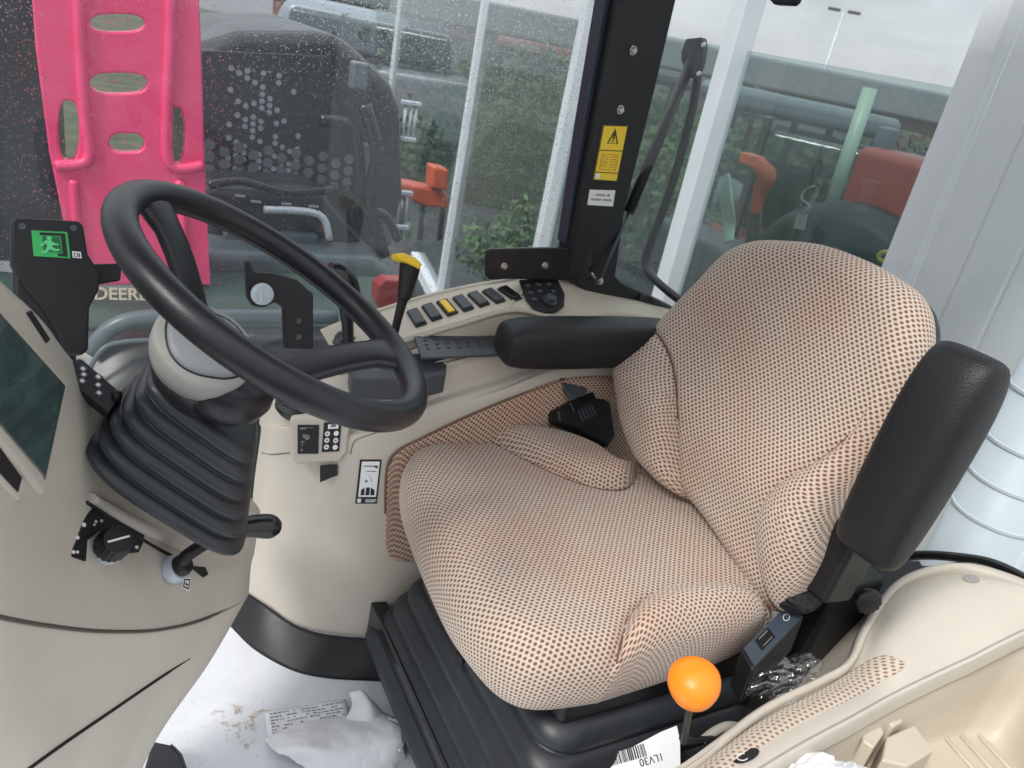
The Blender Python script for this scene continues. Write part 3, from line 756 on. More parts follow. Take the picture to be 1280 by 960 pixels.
# black trim line and the shuttle lever
tube('trim_line', [hit(dup, *p)[0] + V((0, -.001, .001)) for p in ((108, 628), (150, 655), (190, 682), (238, 706))], .0022, 'ink', dash, n=6)
rl = [hit(dup, *p) for p in ((112, 622), (155, 648), (200, 672), (235, 690))]
tube('boot_lip', [p + n * .002 for p, n in rl], [.006, .008, .008, .005], 'beige', dash, n=10)
o_, n_ = hit(dup, 245, 715); 
prism('lever_slot', [Pp(a, b, o_ + n_ * .001, n_) for a, b in ((236, 707), (256, 709), (260, 718), (254, 722))], n_ * .001, 'ink', dash, bv=0)
lb = hit(dup, 233, 731); lp = Plate([Pp(a, b, lb[0] + lb[1] * .001, lb[1]) for a, b in ((229, 722), (238, 722), (236, 739), (227, 735))])
lp.base('lever_label', 'white', dash, t=.0008, bv=0)
strip('lever_label_print', [lp.rect(.1, .1, .9, .22, .001), lp.rect(.1, .1, .25, .9, .001), lp.rect(.1, .78, .9, .9, .001), lp.poly([(.3, .4), (.8, .55), (.5, .72)], .001), lp.rect(.8, .1, .92, .9, .001)], 'ink', dash)
lv = thing('shift_lever', 'black lever with glossy grip and silver base collar below the boot', 'lever', hit(dup, 215, 712)[0])
L0 = hit(dup, 212, 714); z0 = (L0[1] + V((0, 0, .3))).normalized()
c0 = L0[0] + L0[1] * .002
lathe('collar', [(.0, 0), (.019, 0), (.0205, .006), (.018, .016), (.0, .017)], c0, z0, 'galv', lv, n=32)
e1 = c0 + z0 * .022
pts = [e1, P(232, 696, Y=e1.y - .004), P(262, 676, Y=e1.y + .01), P(290, 664, Y=e1.y + .02), P(315, 658, Y=e1.y + .03), P(337, 658, Y=e1.y + .035), P(347, 659, Y=e1.y + .037)]
lathe('lever_base', [(.0, 0), (.015, 0), (.0155, .008), (.012, .014), (.0, .015)], c0 + z0 * .015, z0, 'black', lv, n=24)
tube('lever_arm', pts[:4], [.009, .009, .0095, .011], 'black', lv)
tube('grip', pts[3:], [.011, .0165, .0185, .012], 'blackg', lv, n=20)
gp = P(331, 654, Y=e1.y + .02); 
# exit sign box
# ================================================================== EMERGENCY EXIT BOX
eb = thing('emergency_exit_box', 'black plastic box on a stalk carrying the green running man exit sticker', 'exit sign', P(60, 440, Y=1.12))
eo = P(60, 320, Y=1.10); en = V((.12, -.92, .38)).normalized()
def E_(a, b, h=0): return Pp(a, b, eo + en * h, en)
bo = [(14, 276), (20, 272), (98, 276), (104, 281), (110, 318), (118, 330), (124, 345), (124, 362), (112, 384), (110, 435), (104, 444), (78, 441), (72, 420), (52, 385), (30, 360), (14, 330)]
prism('housing', [E_(a, b) for a, b in bo], -en * .045, 'black', eb, bv=.005, seg=4)
prism('lower_shroud', [E_(a, b, -.008) for a, b in [(16, 300), (110, 340), (112, 390), (111, 436), (104, 445), (60, 445), (18, 420)]], -en * .03, 'black', eb, bv=.006)
prism('side_arm', [E_(a, b, -.015) for a, b in [(110, 330), (150, 329), (152, 333), (151, 351), (120, 356)]], -en * .012, 'black', eb, bv=.003)
ep = Plate([E_(39, 288, .0003), E_(84, 290, .0003), E_(88, 323, .0003), E_(42, 320, .0003)])
es = ep.base('sticker', 'green', eb, t=.0008, bv=0)
strip('doorway', [ep.poly([(.22, .06), (.93, .06), (.93, .95), (.66, .95), (.66, .84), (.80, .84), (.80, .17), (.22, .17)], .0011)], 'ink', es)
man = [[(.47 + .075 * math.cos(t * PI / 6), .27 + .085 * math.sin(t * PI / 6)) for t in range(12)],
       [(.36, .36), (.50, .35), (.60, .45), (.72, .47), (.72, .53), (.56, .53), (.52, .60), (.62, .68), (.72, .66), (.73, .73), (.58, .77), (.46, .70), (.36, .84), (.22, .88), (.20, .81), (.32, .76), (.40, .58), (.36, .47), (.28, .58), (.20, .60), (.18, .54), (.26, .50)]]
strip('doorway_dark', [ep.poly([(.28, .20), (.77, .20), (.77, .80), (.28, .80)], .0013)], mat('dark_green_print', (.01, .12, .04), .4), es)
strip('running_man', [ep.poly(m_, .0016) for m_ in man], mat('light_green_print', (.10, .60, .22), .4), es)
ew = Plate([E_(90, 314, .0003), E_(101, 315, .0003), E_(102, 323, .0003), E_(91, 322, .0003)]); el = ew.base('approval_mark', 'white', eb, t=.0006, bv=0)
strip('mark_print', [ew.poly([(.15, .2), (.4, .2), (.4, .35), (.25, .35), (.25, .7), (.4, .7), (.4, .85), (.15, .85)], .0009), ew.rect(.5, .2, .62, .85, .0009), ew.rect(.7, .2, .85, .85, .0009)], 'ink', el)
for a, b in ((28, 283), (92, 285)): lathe('screw', [(.0, 0), (.004, 0), (.004, .001), (.0025, .0012), (.0022, .0004), (0, .0004)], E_(a, b), en, 'keygrey', eb, n=16)
tube('support_stalk', [E_(80, 430, -.03), E_(84, 460, -.05), E_(90, 520, -.07), E_(100, 640, -.10)], .012, 'black', eb, n=10)

# ================================================================== RIGHT CONSOLE
con = thing('side_console', 'beige moulded right hand console with switch row, key pad and ignition panel', 'console', (.6, 1.35, .0))
cols = [
 [P(322, 462, Y=1.46), P(326, 503, Y=1.43), P(326, 540, Y=1.42), P(318, 600, Y=1.43), P(312, 660, Y=1.44), P(300, 735, Y=1.46)],
 [P(345, 465, Y=1.46), P(350, 500, Y=1.37), P(345, 540, Y=1.36), P(336, 610, Y=1.37), P(332, 690, Y=1.375), P(334, 757, Y=1.385)],
 [P(395, 465, Y=1.46), P(395, 500, Y=1.325), P(395, 545, Y=1.31), P(385, 620, Y=1.31), P(382, 700, Y=1.31), P(382, 786, Y=1.31)],
 [P(470, 450, Y=1.46), P(470, 482, Y=1.28), P(455, 549, Y=1.255), P(455, 600, Y=1.25), P(462, 690, Y=1.24), P(470, 799, Y=1.23)],
 [P(545, 420, Y=1.46), P(552, 452, Y=1.28), P(545, 510, Y=1.25), P(553, 545, Y=1.24), P(560, 650, Y=1.235), P(560, 810, Y=1.225)],
 [P(620, 410, Y=1.46), P(628, 436, Y=1.29), P(625, 484, Y=1.255), P(635, 508, Y=1.24), P(645, 650, Y=1.235), P(640, 830, Y=1.225)],
 [P(700, 400, Y=1.46), P(705, 428, Y=1.31), P(703, 460, Y=1.265), P(710, 480, Y=1.24), P(720, 650, Y=1.235), P(720, 850, Y=1.225)],
 [P(800, 390, Y=1.46), P(800, 425, Y=1.33), P(805, 450, Y=1.28), P(805, 475, Y=1.25), P(810, 650, Y=1.24), P(810, 860, Y=1.23)],
 [P(960, 385, Y=1.46), P(960, 425, Y=1.34), P(960, 455, Y=1.29), P(960, 480, Y=1.26), P(960, 650, Y=1.24), P(960, 860, Y=1.23)]]
dcon = grid('console_body', [list(r) for r in zip(*[[c[0], c[1], c[1].lerp(c[2], .15) + V((0, .0, 0)), c[1].lerp(c[2], .82) + V((0, .016, 0)), c[2], c[3], c[4], c[5]] for c in cols])], 'beige', con, nu=10, nv=10, thick=.01)
# inner fender fabric
fo = [(484, 580), (492, 566), (515, 552), (560, 531), (620, 504), (680, 480), (705, 472), (760, 470), (830, 480), (830, 560), (700, 640), (560, 690), (505, 696), (490, 690), (481, 676)]
fp = []
for a, b in fo: fp.append(hit(dcon, a, b))
# a padded sheet that follows the console wall
rowsA = [(484, 583, 481, 676), (500, 560, 490, 697), (530, 545, 530, 700), (580, 521, 580, 700), (640, 496, 640, 700), (700, 474, 700, 700), (760, 470, 760, 700), (830, 478, 830, 700)]
net = []
for k in range(7):
    t = k / 6; net.append([(lambda q: q[0] + q[1] * .005)(hit(dcon, a + (c - a) * t, b + (d - b) * t)) for a, b, c, d in rowsA])
fw = grid('fabric_lining', net, 'fab2', con, nu=4, nv=3, thick=.004, uvs=True)
edge = [hit(dcon, *p) for p in ((481, 640), (483, 585), (496, 563), (530, 545), (580, 521), (640, 496), (705, 473))]
tube('lining_bead', [p + n * .004 for p, n in edge], .0025, mat('bead', (.16, .09, .06), .7), con, n=8)
# ramp with the switches
rc = [[P(400, 412, Y=1.45), P(425, 455, Y=1.37), P(425, 470, Y=1.36)], [P(432, 399, Y=1.45), P(452, 445, Y=1.35), P(452, 462, Y=1.35)], [P(500, 377, Y=1.45), P(512, 424, Y=1.335), P(520, 436, Y=1.335)],
      [P(560, 361, Y=1.45), P(572, 406, Y=1.33), P(575, 425, Y=1.33)], [P(620, 350, Y=1.45), P(640, 388, Y=1.33), P(642, 421, Y=1.33)],
      [P(692, 345, Y=1.45), P(696, 397, Y=1.32), P(698, 418, Y=1.325)], [P(765, 368, Y=1.45), P(772, 394, Y=1.33), P(774, 410, Y=1.33)], [P(840, 385, Y=1.45), P(850, 405, Y=1.34), P(850, 420, Y=1.34)]]
def crispe(col):
    a, b, c = col; return [a, a.lerp(b, .5), b.lerp(a, .05), b, b.lerp(c, .1), c]
ramp = grid('switch_ramp', [list(r) for r in zip(*[crispe(c) for c in rc])], 'cream', con, nu=8, nv=4, thick=.006)
tube('ramp_lip', [hit(ramp, *p)[0] for p in ((440, 400), (500, 380), (560, 364), (620, 353), (665, 348), (735, 352))], .0035, 'cream', con, n=8)
sp_ = [(521, 398), (540, 391), (559, 385), (579, 380), (598, 375), (617, 371), (637, 368)]
first = None
for i, (a, b) in enumerate(sp_):
    o_, n_ = hit(ramp, a, b); q_, _ = hit(ramp, a + 5, b - 1.6); r_, _ = hit(ramp, a + 4.2, b + 8)
    axx = (q_ - o_).normalized(); ayy = n_.cross(axx)
    if i == 2:
        s_ = box('hazard_switch', o_ + n_ * .0015, (.026, .056, .006), 'ink', con, ax=(axx, ayy, n_), bv=.0025, label='black framed switch with yellow rocker')
        box('rocker', o_ + n_ * .004, (.015, .044, .008), 'yellow', s_, ax=(axx, ayy, n_), bv=.0025)
    else:
        s_ = box('switch', o_ + n_ * .0015, (.026, .056, .005), 'ink', con, ax=(axx, ayy, n_), bv=.0025)
        box('rocker', o_ + n_ * .0045 + ayy * .001, (.022, .048, .008), 'slate' if i != 6 else 'blackg', s_, ax=(axx, ayy, n_), bv=.002)
# key pad
ko, kn_ = hit(ramp, 680, 372)
kn_ = (kn_ + V((0, -.05, .2))).normalized()
kpts = [(648, 352), (690, 350), (697, 353), (705, 370), (704, 385), (696, 391), (680, 393), (668, 390), (658, 377)]
kd = prism('key_pad', [Pp(a, b, ko + kn_ * .002, kn_) for a, b in kpts], kn_ * .006, 'black', con, bv=.002, label='black D shaped key pad with a round dial')
K = lambda a, b, h=.009: Pp(a, b, ko + kn_ * h, kn_)
kx = (K(690, 352) - K(660, 352)).normalized(); ky = kn_.cross(kx)
for a, b in ((660, 357), (673, 356), (686, 355), (663, 366), (675, 364), (692, 364), (668, 374)):
    box('key', K(a, b), (.011, .008, .003), 'keygrey', kd, ax=(kx, ky, kn_), bv=.001)
lathe('dial', [(.0, 0), (.0165, 0), (.0165, .003), (.012, .004), (.0115, .013), (.009, .015), (0, .015)], K(687, 376, .008), kn_, 'slate', kd, n=30)
# tread mat
mt = [P(522, 421, Y=1.335), P(640, 416, Y=1.335), P(700, 418, Y=1.335), P(700, 428, Y=1.30), P(600, 439, Y=1.29), P(526, 443, Y=1.28)]
mo = P(570, 430, Y=1.31); mnn = V((.0, -.15, 1)).normalized()
mz = .012
tread = prism('tread_mat', [Pp(a, b, mo + V((0, 0, .006)), mnn) for a, b in ((518, 420), (640, 415), (712, 414), (712, 428), (640, 442), (527, 447))], -mnn * .006, 'slate', con, bv=.0015)
it = []
for i in range(13):
    for j in range(3):
        o_ = Pp(532 + i * 13 + j * 1.5, 424 + j * 5.2 - i * .5, mo + V((0, 0, .0075)), mnn)
        it.append([o_ + V((math.cos(t * PI / 4) * .0045, math.sin(t * PI / 4) * .003, .0008)) for t in range(8)])
strip('tread_dimples', it, 'keygrey', tread)
# dark control block behind the wheel
bt = [(437, 452), (470, 441), (556, 441), (559, 447), (558, 466), (520, 474), (440, 474)]
bo_ = P(500, 455, Y=1.27)
prism('control_block', [Pp(a, b, bo_, V((0, -.1, 1)).normalized()) for a, b in bt], V((0, 0, -.045)), 'slate', con, bv=.004)
# cup ring under the wheel
cr0 = P(378, 503, Y=1.36)
lathe('cup_ring', [(.0, -.02), (.045, -.02), (.052, -.01), (.052, 0), (.044, .006), (.040, .004), (.038, -.01), (.0, -.012)], cr0, V((0, -.1, 1)), 'black', con, n=40)
lathe('cup_knob', [(.0, 0), (.036, 0), (.036, .014), (.03, .02), (0, .02)], cr0 + V((0, 0, -.008)), V((0, -.1, 1)), 'slate', con, n=40)
# ignition panel
io, inn = hit(dcon, 398, 548); inn = (inn + V((0, -1, .1))).normalized()
I = lambda a, b, h=0: Pp(a, b, io + inn * (h + .022), inn)
hs = prism('ignition_housing', [I(a, b, .006) for a, b in ((362, 523), (432, 519), (438, 524), (434, 566), (424, 578), (372, 581), (364, 576))], -inn * .05, 'beige', con, bv=.006)
pp = Plate([I(372, 531, .0064), I(399, 531, .0064), (I(398, 567, .0064)), I(372, 567, .0064)])
p1 = pp.base('ignition_plate', 'ink', con, t=.001, bv=0)
strip('plate_print', [pp.rect(.1, .1, .4, .15, .0013), pp.rect(.15, .55, .35, .6, .0013), pp.rect(.2, .6, .24, .75, .0013), pp.rect(.15, .82, .25, .9, .0013), pp.poly([(.45 + .13 * math.cos(t), .42 + .1 * math.sin(t)) for t in [i * PI / 6 for i in range(12)]], .0013), pp.rect(.25, .3, .35, .45, .0013), pp.rect(.12, .08, .7, .10, .0013)], 'inkgrey', p1)
pq = Plate([I(405, 528, .0064), I(427, 527, .0064), I(424, 564, .0064), I(402, 565, .0064)])
p2 = pq.base('symbol_plate', 'ink', con, t=.001, bv=0)
it = [pq.rect(.25, .06, .85, .22, .0013)]
for u, v in ((.25, .38), (.25, .60), (.25, .83), (.75, .38), (.75, .62), (.75, .85)): it.append([pq.at(u + .15 * math.cos(t * PI / 4), v + .09 * math.sin(t * PI / 4), .0013) for t in range(8)])
strip('symbols', it, 'white', p2)
strip('symbol_holes', [pq.rect(.4, .06, .7, .16, .0017)] + [[pq.at(u + .07 * math.cos(t * PI / 3), v + .04 * math.sin(t * PI / 3), .0017) for t in range(6)] for u, v in ((.25, .38), (.25, .60), (.25, .83), (.75, .62))], 'inkgrey', p2)
prism('finger_recess', [I(a, b, -.004) for a, b in ((400, 582), (422, 581), (422, 594), (400, 603))], -inn * .002, 'ink', con, bv=0)
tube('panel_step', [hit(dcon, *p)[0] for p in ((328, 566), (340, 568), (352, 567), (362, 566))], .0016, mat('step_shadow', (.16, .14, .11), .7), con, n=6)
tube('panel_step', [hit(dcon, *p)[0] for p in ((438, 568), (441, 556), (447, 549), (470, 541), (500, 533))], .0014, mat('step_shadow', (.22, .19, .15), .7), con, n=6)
# warning label
la = [hit(dcon, *p) for p in ((450, 574), (477, 574), (471, 629), (444, 629))]
wl = Plate([p + n * .001 for p, n in la]); w0 = wl.base('warning_label', 'ink', con, t=.0008, bv=0)
strip('label_field', [wl.rect(.10, .04, .92, .84, .0012)], 'white', w0)
strip('label_print', [wl.poly([(.5, .32), (.68, .5), (.32, .5)], .0016), wl.rect(.2, .13, .85, .15, .0016), wl.rect(.3, .25, .8, .265, .0016), wl.poly([(.2, .8), (.2, .68), (.35, .62), (.38, .8)], .0016), wl.poly([(.42, .8), (.42, .62), (.6, .62), (.6, .8)], .0016), wl.poly([(.64, .8), (.64, .62), (.82, .68), (.84, .8)], .0016), wl.poly([(.66, .15), (.85, .15), (.85, .2)], .0016)], 'ink', w0)
strip('label_mark', [wl.rect(.08, .88, .25, .97, .0012), wl.rect(.45, .90, .95, .92, .0012), wl.rect(.45, .94, .9, .96, .0012)], 'white', w0)

# kick plate at the floor
kr = [[P(262, 715, Y=1.56), P(280, 728, Y=1.52), P(305, 738, Y=1.475), P(334, 758, Y=1.40), P(382, 786, Y=1.322), P(430, 795, Y=1.27), P(474, 797, Y=1.235), P(520, 800, Y=1.22)]]
kb_ = [P(a, b, Z=.001) for a, b in ((232, 735), (262, 758), (285, 780), (318, 812), (365, 838), (410, 848), (458, 851), (505, 853))]
mid = [a.lerp(b, .5) + V((.0, -.004, 0)) for a, b in zip(kr[0], kb_)]
kk = grid('kick_plate', [kr[0], mid, kb_], 'black', None, nu=8, nv=4, thick=.01)
tag(kk, 'curved black kick plate between the white floor sheet and beige console', 'kick plate')

# joystick, gear lever, key bracket
js = thing('joystick', 'slim black lever with bright yellow cap beside the switch row', 'lever', P(490, 425, Y=1.33))
tube('stem', [P(488, 440, Y=1.32), P(497, 400, Y=1.31), P(505, 370, Y=1.30), P(510, 348, Y=1.295)], [.0085, .010, .012, .0155], 'black', js, n=16, flat=.8)
tube('grip', [P(505, 372, Y=1.30), P(510, 348, Y=1.295), P(513, 330, Y=1.29), P(514, 325, Y=1.29)], [.0125, .0175, .0195, .017], 'black', js, n=18)
cap = [(498, 318), (506, 316), (518, 321), (527, 328), (526, 337), (518, 333), (508, 328), (499, 325)]
jn = V((.1, -1, .35)).normalized()
prism('cap', [Pp(a, b, P(513, 325, Y=1.27), jn) for a, b in cap], -jn * .034, 'yellow', js, bv=.004, seg=4)
gl = thing('gear_lever', 'black bulb handled lever with a grey sheen behind the steering wheel rim', 'lever', P(440, 440, Y=1.36))
tube('stem', [P(436, 440, Y=1.38), P(434, 400, Y=1.37), P(430, 370, Y=1.365)], [.010, .012, .014], 'black', gl)
tube('grip', [P(442, 382, Y=1.36), P(437, 365, Y=1.355), P(428, 350, Y=1.35), P(419, 338, Y=1.35), P(412, 333, Y=1.35)], [.012, .021, .026, .021, .010], 'blackg', gl, n=20)
g2 = crumple('switch_cluster', P(430, 425, Y=1.40), (.02, .012, .016), 'keygrey', gl, 11, amp=.3)
kbr = thing('key_bracket', 'black bracket with a round silver lock seen inside the wheel rim', 'bracket', P(375, 437, Y=1.30))
ko_ = P(350, 370, Y=1.30); kN = V((.05, -1, .2)).normalized()
prism('bracket_plate', [Pp(a, b, ko_, kN) for a, b in ((307, 327), (312, 327), (318, 340), (344, 342), (372, 350), (392, 368), (392, 437), (356, 436), (354, 385), (344, 378), (330, 385), (316, 383), (309, 372))], -kN * .016, 'black', kbr, bv=.004)
lathe('lock', [(.0, 0), (.0185, 0), (.0195, .004), (.018, .012), (.016, .014), (0, .014)], Pp(327, 367, ko_ + kN * .001, kN), kN, 'galv', kbr, n=32)
box('lock_bar', Pp(327, 367, ko_ + kN * .016, kN), (.005, .028, .006), 'galv', kbr, ax=frame(kN, V((1, 0, 0))), bv=.0015)
for a, b in ((373, 401), (373, 421)): bolt('screw', Pp(a, b, ko_ + kN * .0005, kN), kN, .0045, kbr, 'keygrey')

# far seat belt retractor
sb = thing('seat_belt_retractor', 'black seat belt retractor with grey tab behind the far cushion wing', 'seat belt', P(735, 530, Y=1.22))
bn_ = V((.15, -.8, .6)).normalized(); bo2 = P(730, 505, Y=1.225)
B_ = lambda a, b, h=0: Pp(a, b, bo2 + bn_ * h, bn_)
prism('housing', [B_(a, b) for a, b in ((697, 512), (715, 500), (752, 488), (764, 505), (770, 545), (760, 560), (722, 535), (700, 528))], -bn_ * .04, 'black', sb, bv=.006)
prism('guide', [B_(a, b, .008) for a, b in ((712, 503), (742, 488), (747, 500), (718, 517))], -bn_ * .02, 'blackg', sb, bv=.004)
prism('tongue', [B_(a, b, .012) for a, b in ((699, 470), (706, 465), (722, 470), (736, 489), (716, 501), (708, 492))], -bn_ * .006, 'slate', sb, bv=.0025)
ring = [B_(711 + 4.5 * math.cos(t * PI / 5), 479 + 6 * math.sin(t * PI / 5), .0135) for t in range(10)]
tube('tongue_hole', ring, .0008, 'keygrey', sb, closed=True, n=5, sub=1)
ribs = [[B_(722 + i * 4, 514 - i * 1.8, .0005), B_(724 + i * 4, 513 - i * 1.8, .0005), B_(730 + i * 4, 526 - i * 1.8, .0005), B_(728 + i * 4, 527 - i * 1.8, .0005)] for i in range(5)]
strip('ribs', ribs, 'keygrey', sb)
t = crumple('plastic_film', P(765, 478, Y=1.30), (.06, .03, .03), 'film', None, 15, amp=.6, fold=4)
tag(t, 'clear crumpled plastic film beneath the far armrest', 'plastic film')

# ================================================================== FLOOR AND PAPERS
fo_ = mesh('floor', [(-1.0, -.4, 0), (1.9, -.4, 0), (1.9, 1.62, 0), (-1.0, 1.62, 0)], [(0, 1, 2, 3)], 'floor', smooth=False); tag(fo_, kind='structure')
solid(fo_, .02)
def sheet(name, pts, m, z, lab, cat, nx=14, ny=14, amp=.006, seed=0, parent=None):
    from mathutils import noise
    a, b, c, d = [V(p) for p in pts]; vs = []; 
    for i in range(nx + 1):
        for j in range(ny + 1):
            u, v = i / nx, j / ny; p = a.lerp(b, u).lerp(d.lerp(c, u), v)
            p = p + V((0, 0, amp * (1 + noise.noise(V((u * 3 + seed, v * 3, seed)))) + z)); vs.append(p)
    fs = [(i * (ny + 1) + j, (i + 1) * (ny + 1) + j, (i + 1) * (ny + 1) + j + 1, i * (ny + 1) + j + 1) for i in range(nx) for j in range(ny)]
    o = mesh(name, vs, fs, m, parent); solid(o, .0006); 
    if cat: tag(o, lab, cat)
    return o, (lambda u, v, h=0: a.lerp(b, u).lerp(d.lerp(c, u), v) + V((0, 0, amp * (1 + noise.noise(V((u * 3 + seed, v * 3, seed)))) + z + h)))
g = lambda a, b: P(a, b, Z=0)
rp, fn = sheet('receipt', [g(330, 893), g(432, 877), g(440, 915), g(336, 935)], 'paper', .002, 'printed paper slip lying on the white floor beside the rag', 'paper', amp=.004, seed=3)
it = []
for i in range(9):
    v = .08 + i * .095; u = .06
    while u < .93:
        w = R_.uniform(.015, .06)
        if R_.random() < .72: it.append([fn(u, v, .0012), fn(min(.95, u + w), v, .0012), fn(min(.95, u + w), v + .035, .0012), fn(u, v + .035, .0012)])
        u += w + .012
strip('printed_lines', it, 'inkgrey', rp)
rag = thing('rag', 'crumpled white cloth rag on the floor against the black seat base', 'rag', g(420, 925))
rg_net = []
from mathutils import noise
for (row, zz_) in (([(332, 925), (360, 912), (400, 899), (440, 893), (478, 893), (496, 898)], .012), ([(338, 932), (368, 922), (410, 914), (450, 908), (486, 905), (501, 910)], .055),
                   ([(352, 942), (384, 938), (425, 935), (462, 930), (492, 926), (503, 922)], .065), ([(372, 955), (402, 956), (440, 958), (470, 953), (492, 945), (505, 936)], .03), ([(400, 975), (430, 985), (465, 985), (490, 970), (498, 955), (506, 945)], .004)):
    rg_net.append([P(a, b, Z=zz_ * (.6 if i in (0,) else 1)) + V((0, 0, noise.noise(V((a * .05, b * .05, 0))) * .014)) for i, (a, b) in enumerate(row)])
rc_ = grid('cloth', rg_net, 'rag', rag, nu=8, nv=8, thick=.003)
dm_ = rc_.modifiers.new('d', 'DISPLACE'); tx = bpy.data.textures.new('folds', 'CLOUDS'); tx.noise_scale = .035; dm_.texture = tx; dm_.strength = .012; dm_.mid_level = .5
fl2 = grid('flap', [[P(436, 866, Z=.03), P(452, 862, Z=.05), P(462, 872, Z=.03)], [P(440, 882, Z=.035), P(462, 880, Z=.06), P(475, 885, Z=.03)], [P(430, 900, Z=.02), P(462, 902, Z=.05), P(488, 903, Z=.02)]], 'rag', rag, thick=.002)
tube('hem', [P(a, b, Z=.045) for a, b in ((486, 898), (497, 903), (503, 914), (504, 928), (499, 938))], .003, 'rag', rag, n=8)
pd = thing('pedal', 'black rubber pedal at the foot of the beige front console', 'pedal', g(205, 960))
prism('pad', [P(a, b, Z=.06) for a, b in ((172, 990), (190, 925), (214, 930), (228, 940), (240, 975), (240, 1000))], V((0, 0, -.02)), 'rubber', pd, bv=.006)
tube('edge', [P(a, b, Z=.062) for a, b in ((214, 931), (226, 944), (234, 968), (236, 995))], .002, 'slate', pd, n=6)

# paper with bar code
pn = V((-.35, -.55, .75)).normalized(); po = P(790, 945, Y=.62)
Q = lambda a, b, h=0: Pp(a, b, po + pn * h, pn)
dpts = [(690, 962), (740, 950), (790, 934), (826, 915), (846, 907), (850, 925), (851, 990), (690, 1010)]
doc = prism('label_sheet', [Q(a, b) for a, b in dpts], -pn * .0008, 'paper', None, bv=0)
tag(doc, 'white sheet with bar code and upside down serial text before the seat base', 'paper')
tl_, br_ = Q(738, 957, .001), Q(809, 934, .001)
dx = (Q(809, 941, .001) - Q(738, 961, .001)); dy = (Q(808, 931, .001) - Q(812, 948, .001)).normalized()
L_ = dx.length; dxn = dx.normalized(); dyn = pn.cross(dxn); 
if dyn.z < 0: dyn = -dyn
it = []; u = 0; b0_ = Q(738, 965, .001)
while u < L_:
    w = R_.choice((.0008, .0008, .0016, .0024)); it.append([b0_ + dxn * u, b0_ + dxn * (u + w), b0_ + dxn * (u + w) + dyn * .019, b0_ + dxn * u + dyn * .019]); u += w + R_.choice((.0008, .0012, .0018))
strip('bar_code', it, 'ink', doc)
text('serial_text', '1LV30', .016, 'ink', Q(828, 941, .001), -dxn, -dyn, doc)

# orange lever
ol = thing('hand_lever', 'orange rounded knob lever on a dark stem before the seat', 'lever', P(857, 930, Y=.52))
oc = P(867, 857, Y=.50); ozz = (P(858, 905, Y=.52) - oc).normalized() * -1
lathe('knob', [(0, -.034), (.010, -.034), (.017, -.030), (.026, -.018), (.0315, -.006), (.034, .006), (.033, .016), (.028, .026), (.018, .033), (.007, .0355), (0, .036)], oc, ozz, 'orange', ol, n=48, lobes=3, la=.02)
tube('stem', [oc - ozz * .03, P(859, 900, Y=.505), P(855, 925, Y=.51)], [.0085, .009, .009], mat('olive_black', (.04, .036, .03), .35), ol, n=10, flat=.6)
tube('foot', [P(855, 923, Y=.51), P(870, 925, Y=.515), P(905, 921, Y=.53)], [.008, .005, .004], 'black', ol, n=8)
hk = tube('belt_guide', [P(878, 925, Y=.53), P(892, 915, Y=.53), P(908, 908, Y=.53), P(924, 910, Y=.535), P(936, 924, Y=.53)], [.006, .007, .007, .007, .006], 'beige', None, n=8)
tag(hk, 'small beige curved hook beside the orange lever stem', 'hook')

# ================================================================== NEAR STORAGE CONSOLE
st = thing('storage_console', 'beige moulded storage console with tray beside the cab door', 'console', (1.2, .5, .2))
ib = [(790, 1010), (830, 985), (872, 957), (950, 898), (1020, 862), (1058, 838), (1078, 790), (1112, 742), (1150, 722), (1195, 716), (1245, 728), (1300, 752), (1350, 780)]
iz = [.50, .50, .50, .50, .50, .505, .53, .57, .60, .62, .635, .645, .65]
ob = [(850, 1030), (895, 1000), (935, 970), (1000, 930), (1062, 897), (1105, 873), (1140, 855), (1180, 836), (1215, 820), (1252, 801), (1290, 785), (1330, 790), (1360, 810)]
top = [P(a, b, Z=z) for (a, b), z in zip(ib, iz)]
oz = [.53, .53, .53, .53, .53, .53, .54, .555, .575, .60, .62, .635, .64]
rail = [P(a, b, Z=z) for (a, b), z in zip(ob, oz)]
bot = [p + V((-.02, .05, -.42)) if i < 6 else p + V((-.05, .12, -.40)) for i, p in enumerate(top)]
m1 = [a.lerp(b, .35) + V((0, 0, .012 if i < 6 else .03)) for i, (a, b) in enumerate(zip(top, rail))]
m2_ = [a.lerp(b, .75) + V((0, 0, .008 if i < 6 else .02)) for i, (a, b) in enumerate(zip(top, rail))]
tl2 = [p + V((0, 0, -.012)) + V((0, .004, 0)) for p in top]
rl2 = [p + V((0.004, -.006, -.006)) for p in rail]
rl3 = [p + V((0.008, -.010, -.030)) for p in rail]
dst = grid('fender_cover', [bot, tl2, top, m1, m2_, rail, rl2, rl3], 'beige', st, nu=8, nv=6, thick=.006, off=1)
# tray
zR = .515
rim_in = [(930, 985), (985, 950), (1045, 915), (1100, 884), (1150, 860), (1200, 838), (1250, 815), (1290, 800), (1335, 808), (1375, 870), (1390, 960), (1330, 1060), (1150, 1180), (1000, 1180), (920, 1080)]
r0 = [P(a, b, Z=z) for (a, b), z in zip(rim_in, [.515, .515, .515, .515, .525, .545, .57, .59, .60, .60, .56, .53, .515, .515, .515])]
cen = sum(r0, V()) / len(r0)
def shrink(r, k, dz):
    f = min(1, max(0, -dz / .132)); return [V((cen.x + (p.x - cen.x) * k, cen.y + (p.y - cen.y) * k, p.z * (1 - f) + (zR - .132) * f + max(0, dz))) for p in r]
rings_ = [shrink(r0, 1.08, .0), shrink(r0, 1.03, .002), shrink(r0, 1.0, -.002), shrink(r0, .97, -.015), shrink(r0, .92, -.07), shrink(r0, .88, -.115), shrink(r0, .80, -.13), shrink(r0, .4, -.132), shrink(r0, .02, -.132)]
rr2 = [cr(r, 6, True) for r in rings_]
